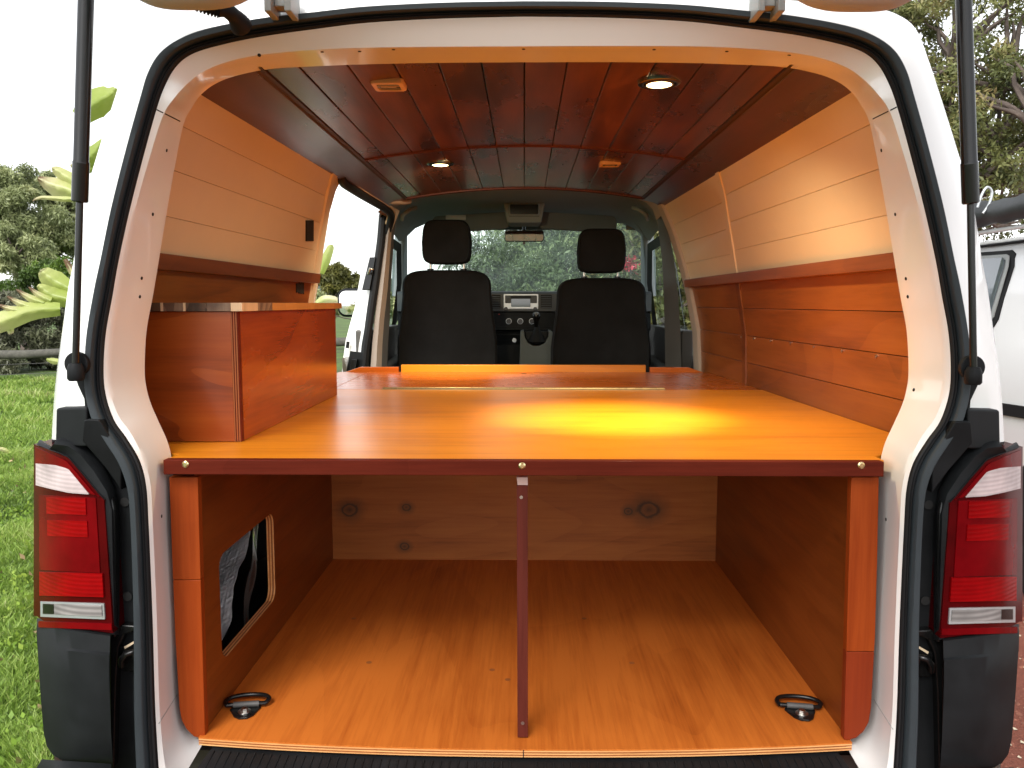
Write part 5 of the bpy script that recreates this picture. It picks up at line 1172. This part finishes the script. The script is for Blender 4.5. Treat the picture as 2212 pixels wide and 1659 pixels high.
# leaves seen in the sliding door opening
bo2 = thing('banana_plant', 'yellow green bird-of-paradise leaves seen through the sliding door opening', 'plant', (-1.9, 6.2, 0)); bo_save = bo; bo = bo2
blade([(692, 590), (704, 560), (714, 535), (716, 528)], [8, 11, 8, 2], [.3, .5, .6], 6.0)
blade([(680, 660), (700, 648), (722, 648), (738, 656)], [6, 10, 8, 2], [.55, .75, .85], 6.1)
for b_, xy in ((bo_save, (-1.12, 2.75)), (bo2, (-1.95, 6.9))):
    m = MB()
    for k in range(5):
        a = k * 1.3; m.tube(spline([(xy[0] + .1 * math.cos(a), xy[1] + .1 * math.sin(a), 0), (xy[0] + .12 * math.cos(a), xy[1] + .15, .8), (xy[0] - .02 * k, xy[1] + .05 * k, 1.2 + .05 * k)], 5), .018, 8)
    m.build('stalks', BAN, b_, smooth=60)

# ================================================================== FENCE
fn = thing('rail_fence', 'weathered timber post and rail fence with wires across the field', 'fence', (-9, 14.6, 0))
yf = 14.3
a = PY(-60, 768, yf); b = PY(150, 760, yf)
d_ = (b - a); p0 = a - d_ * 2; p1 = a + d_ * 4
m = MB(); pts = [p0.lerp(p1, k / 12) + Vector((0, 0, .02 * math.sin(k * 2.1))) for k in range(13)]; m.tube(pts, [.075 + .008 * math.sin(k * 1.7) for k in range(13)], 10); m.build('rail', DEADWOOD, fn, smooth=70)
for k in range(7):
    p = p0.lerp(p1, (k + .5) / 7) + Vector((0, .1, 0)); m = MB(); m.tube([(p.x, p.y, 0), (p.x + .02, p.y, p.z + .1)], .08, 10); m.build('post', DEADWOOD, fn, smooth=70)
for dz in (.18, .36, .52):
    m = MB(); m.tube([p0 - Vector((0, .06, dz)), p1 - Vector((0, .06, dz))], .004, 5); m.build('wire', GREYTR, fn)

# ================================================================== GRASS AND STONES
nr = np.random.default_rng(77)
def grass(name, n, xr_, yr_, h, label, wedge=None, bs=1.):
    x = nr.uniform(*xr_, n); y = nr.uniform(*yr_, n)
    if wedge is not None: y = yr_[0] + (yr_[1] - yr_[0]) * nr.random(n) ** 1.5; x = -y * nr.uniform(*wedge, n)
    keep = x < -.98 - 0 * y; x = x[keep]; y = y[keep]; n = len(x)
    den = np.array([noise.noise(Vector((a * 1.3, b * 1.3, 0))) for a, b in zip(x, y)]); cl = np.array([noise.noise(Vector((a * 4, b * 4, 3))) for a, b in zip(x, y)])
    ht = h * (.55 + .6 * nr.random(n)) * (1 + .8 * den + .6 * cl).clip(.25, 2.2)
    ang = nr.uniform(0, 2 * np.pi, n); lean = nr.uniform(.1, .9, n) * ht; w = (.0022 + .0022 * nr.random(n)) * bs * (1 + y * .12)
    sx_, sy_ = np.cos(ang), np.sin(ang); la = nr.uniform(0, 2 * np.pi, n); lx, ly = np.cos(la) * lean, np.sin(la) * lean
    z0 = np.zeros(n)
    a_ = np.stack([x - sx_ * w, y - sy_ * w, z0], 1); b_ = np.stack([x + sx_ * w, y + sy_ * w, z0], 1)
    c_ = np.stack([x + sx_ * w * .7 + lx * .35, y + sy_ * w * .7 + ly * .35, ht * .6], 1); d__ = np.stack([x - sx_ * w * .7 + lx * .35, y - sy_ * w * .7 + ly * .35, ht * .6], 1)
    e_ = np.stack([x + lx, y + ly, ht], 1)
    V = np.stack([a_, b_, c_, d__, e_], 1).reshape(-1, 3); i = np.arange(n)[:, None] * 5
    Fq = np.concatenate([i + np.array([0, 1, 2]), i + np.array([0, 2, 3]), i + np.array([3, 2, 4])], 0)
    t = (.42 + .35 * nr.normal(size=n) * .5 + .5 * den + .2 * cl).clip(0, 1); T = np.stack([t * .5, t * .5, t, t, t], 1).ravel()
    o = mass(name, V, Fq, GRASSM, T, kind='stuff'); o['label'] = label; return o
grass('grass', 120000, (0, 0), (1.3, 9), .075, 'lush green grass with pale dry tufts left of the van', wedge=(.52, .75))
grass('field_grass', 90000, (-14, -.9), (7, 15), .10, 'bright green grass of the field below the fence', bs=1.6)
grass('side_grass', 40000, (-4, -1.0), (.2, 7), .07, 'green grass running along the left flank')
wc_ = []; 
rg = random.Random(8)
for k in range(150):
    y = 1.3 + 8 * rg.random() ** 1.6; x = -y * rg.uniform(.54, .72)
    if x < -1.0:
        for q in range(5): wc_.append((x + rg.gauss(0, .06), y + rg.gauss(0, .06), rg.uniform(.02, .06)))
V, Fq, T = leaf_cloud(wc_, [.05] * len(wc_), 12, .026, nr, -.3, 1.7)
o = mass('clover', V, Fq, leafmat('clover_leaves', [(.07, .13, .02), (.18, .30, .04), (.34, .44, .08)], spec=.2), T, kind='stuff'); o['label'] = 'broad leaved weeds scattered through the grass'
wc_ = []
for k in range(120):
    y = 1.3 + 6 * rg.random(); x = -y * rg.uniform(.54, .70)
    if x < -1.0: wc_.append((x, y, rg.uniform(.02, .05)))
V, Fq, T = leaf_cloud(wc_, [.07] * len(wc_), 2, .04, nr, 0, 2.2)
o = mass('dry_leaves', V, Fq, plain('dry_leaf', (.34, .24, .13), .8, var=.4), T, kind='stuff'); o['label'] = 'dry brown leaves lying in the grass'
sv = []; sf = []; rg = random.Random(4)
for k in range(9000):
    y = rg.uniform(1.2, 6.5); x = y * rg.uniform(.45, .8) if rg.random() < .8 else rg.uniform(.3, 5); r = rg.choice((.003, .004, .006, .009)) * rg.uniform(.6, 1.3); i = len(sv); a = rg.uniform(0, 6)
    for q in range(4): sv.append((x + r * math.cos(a + q * 1.57) * rg.uniform(.7, 1.2), y + r * math.sin(a + q * 1.57), .006))
    sv.append((x, y, .006 + r * .8))
    for q in range(4): sf.append((i + q, i + (q + 1) % 4, i + 4))
half = len(sf) // 2
o = mass('gravel_stones', sv, sf, plain('stones', (.22, .08, .05), .9, var=.5, vscale=40), kind='stuff'); o['label'] = 'loose red stones on the gravel drive'
sv = []; sf = []
for k in range(700):
    y = rg.uniform(1.4, 6.0); x = y * rg.uniform(.5, .8); r = rg.uniform(.004, .009); i = len(sv); a = rg.uniform(0, 6)
    for q in range(4): sv.append((x + r * math.cos(a + q * 1.57), y + r * 1.5 * math.sin(a + q * 1.57), .009 + .002 * (q % 2)))
    sf.append((i, i + 1, i + 2)); sf.append((i, i + 2, i + 3))
o = mass('fallen_petals', sv, sf, plain('dry_petals', (.60, .52, .38), .7), kind='stuff'); o['label'] = 'pale dry leaf litter scattered over the red gravel'
# low wooded rise closing the view behind the field
m = MB(); hp_ = [(-260, 300, 0), (-150, 260, 0), (-60, 240, 0), (60, 250, 0), (200, 280, 0)]
s_ = spline(hp_, 8); m.loft([[p for p in s_], [p + Vector((0, 60, 9 + 3 * math.sin(i * .9))) for i, p in enumerate(s_)]]); o = m.build('hill', plain('far_bush', (.05, .065, .045), .95, var=.4, vscale=.3, bs=2, bstr=.5), smooth=60); tagged(o, 'low wooded rise on the horizon', None, kind='structure')
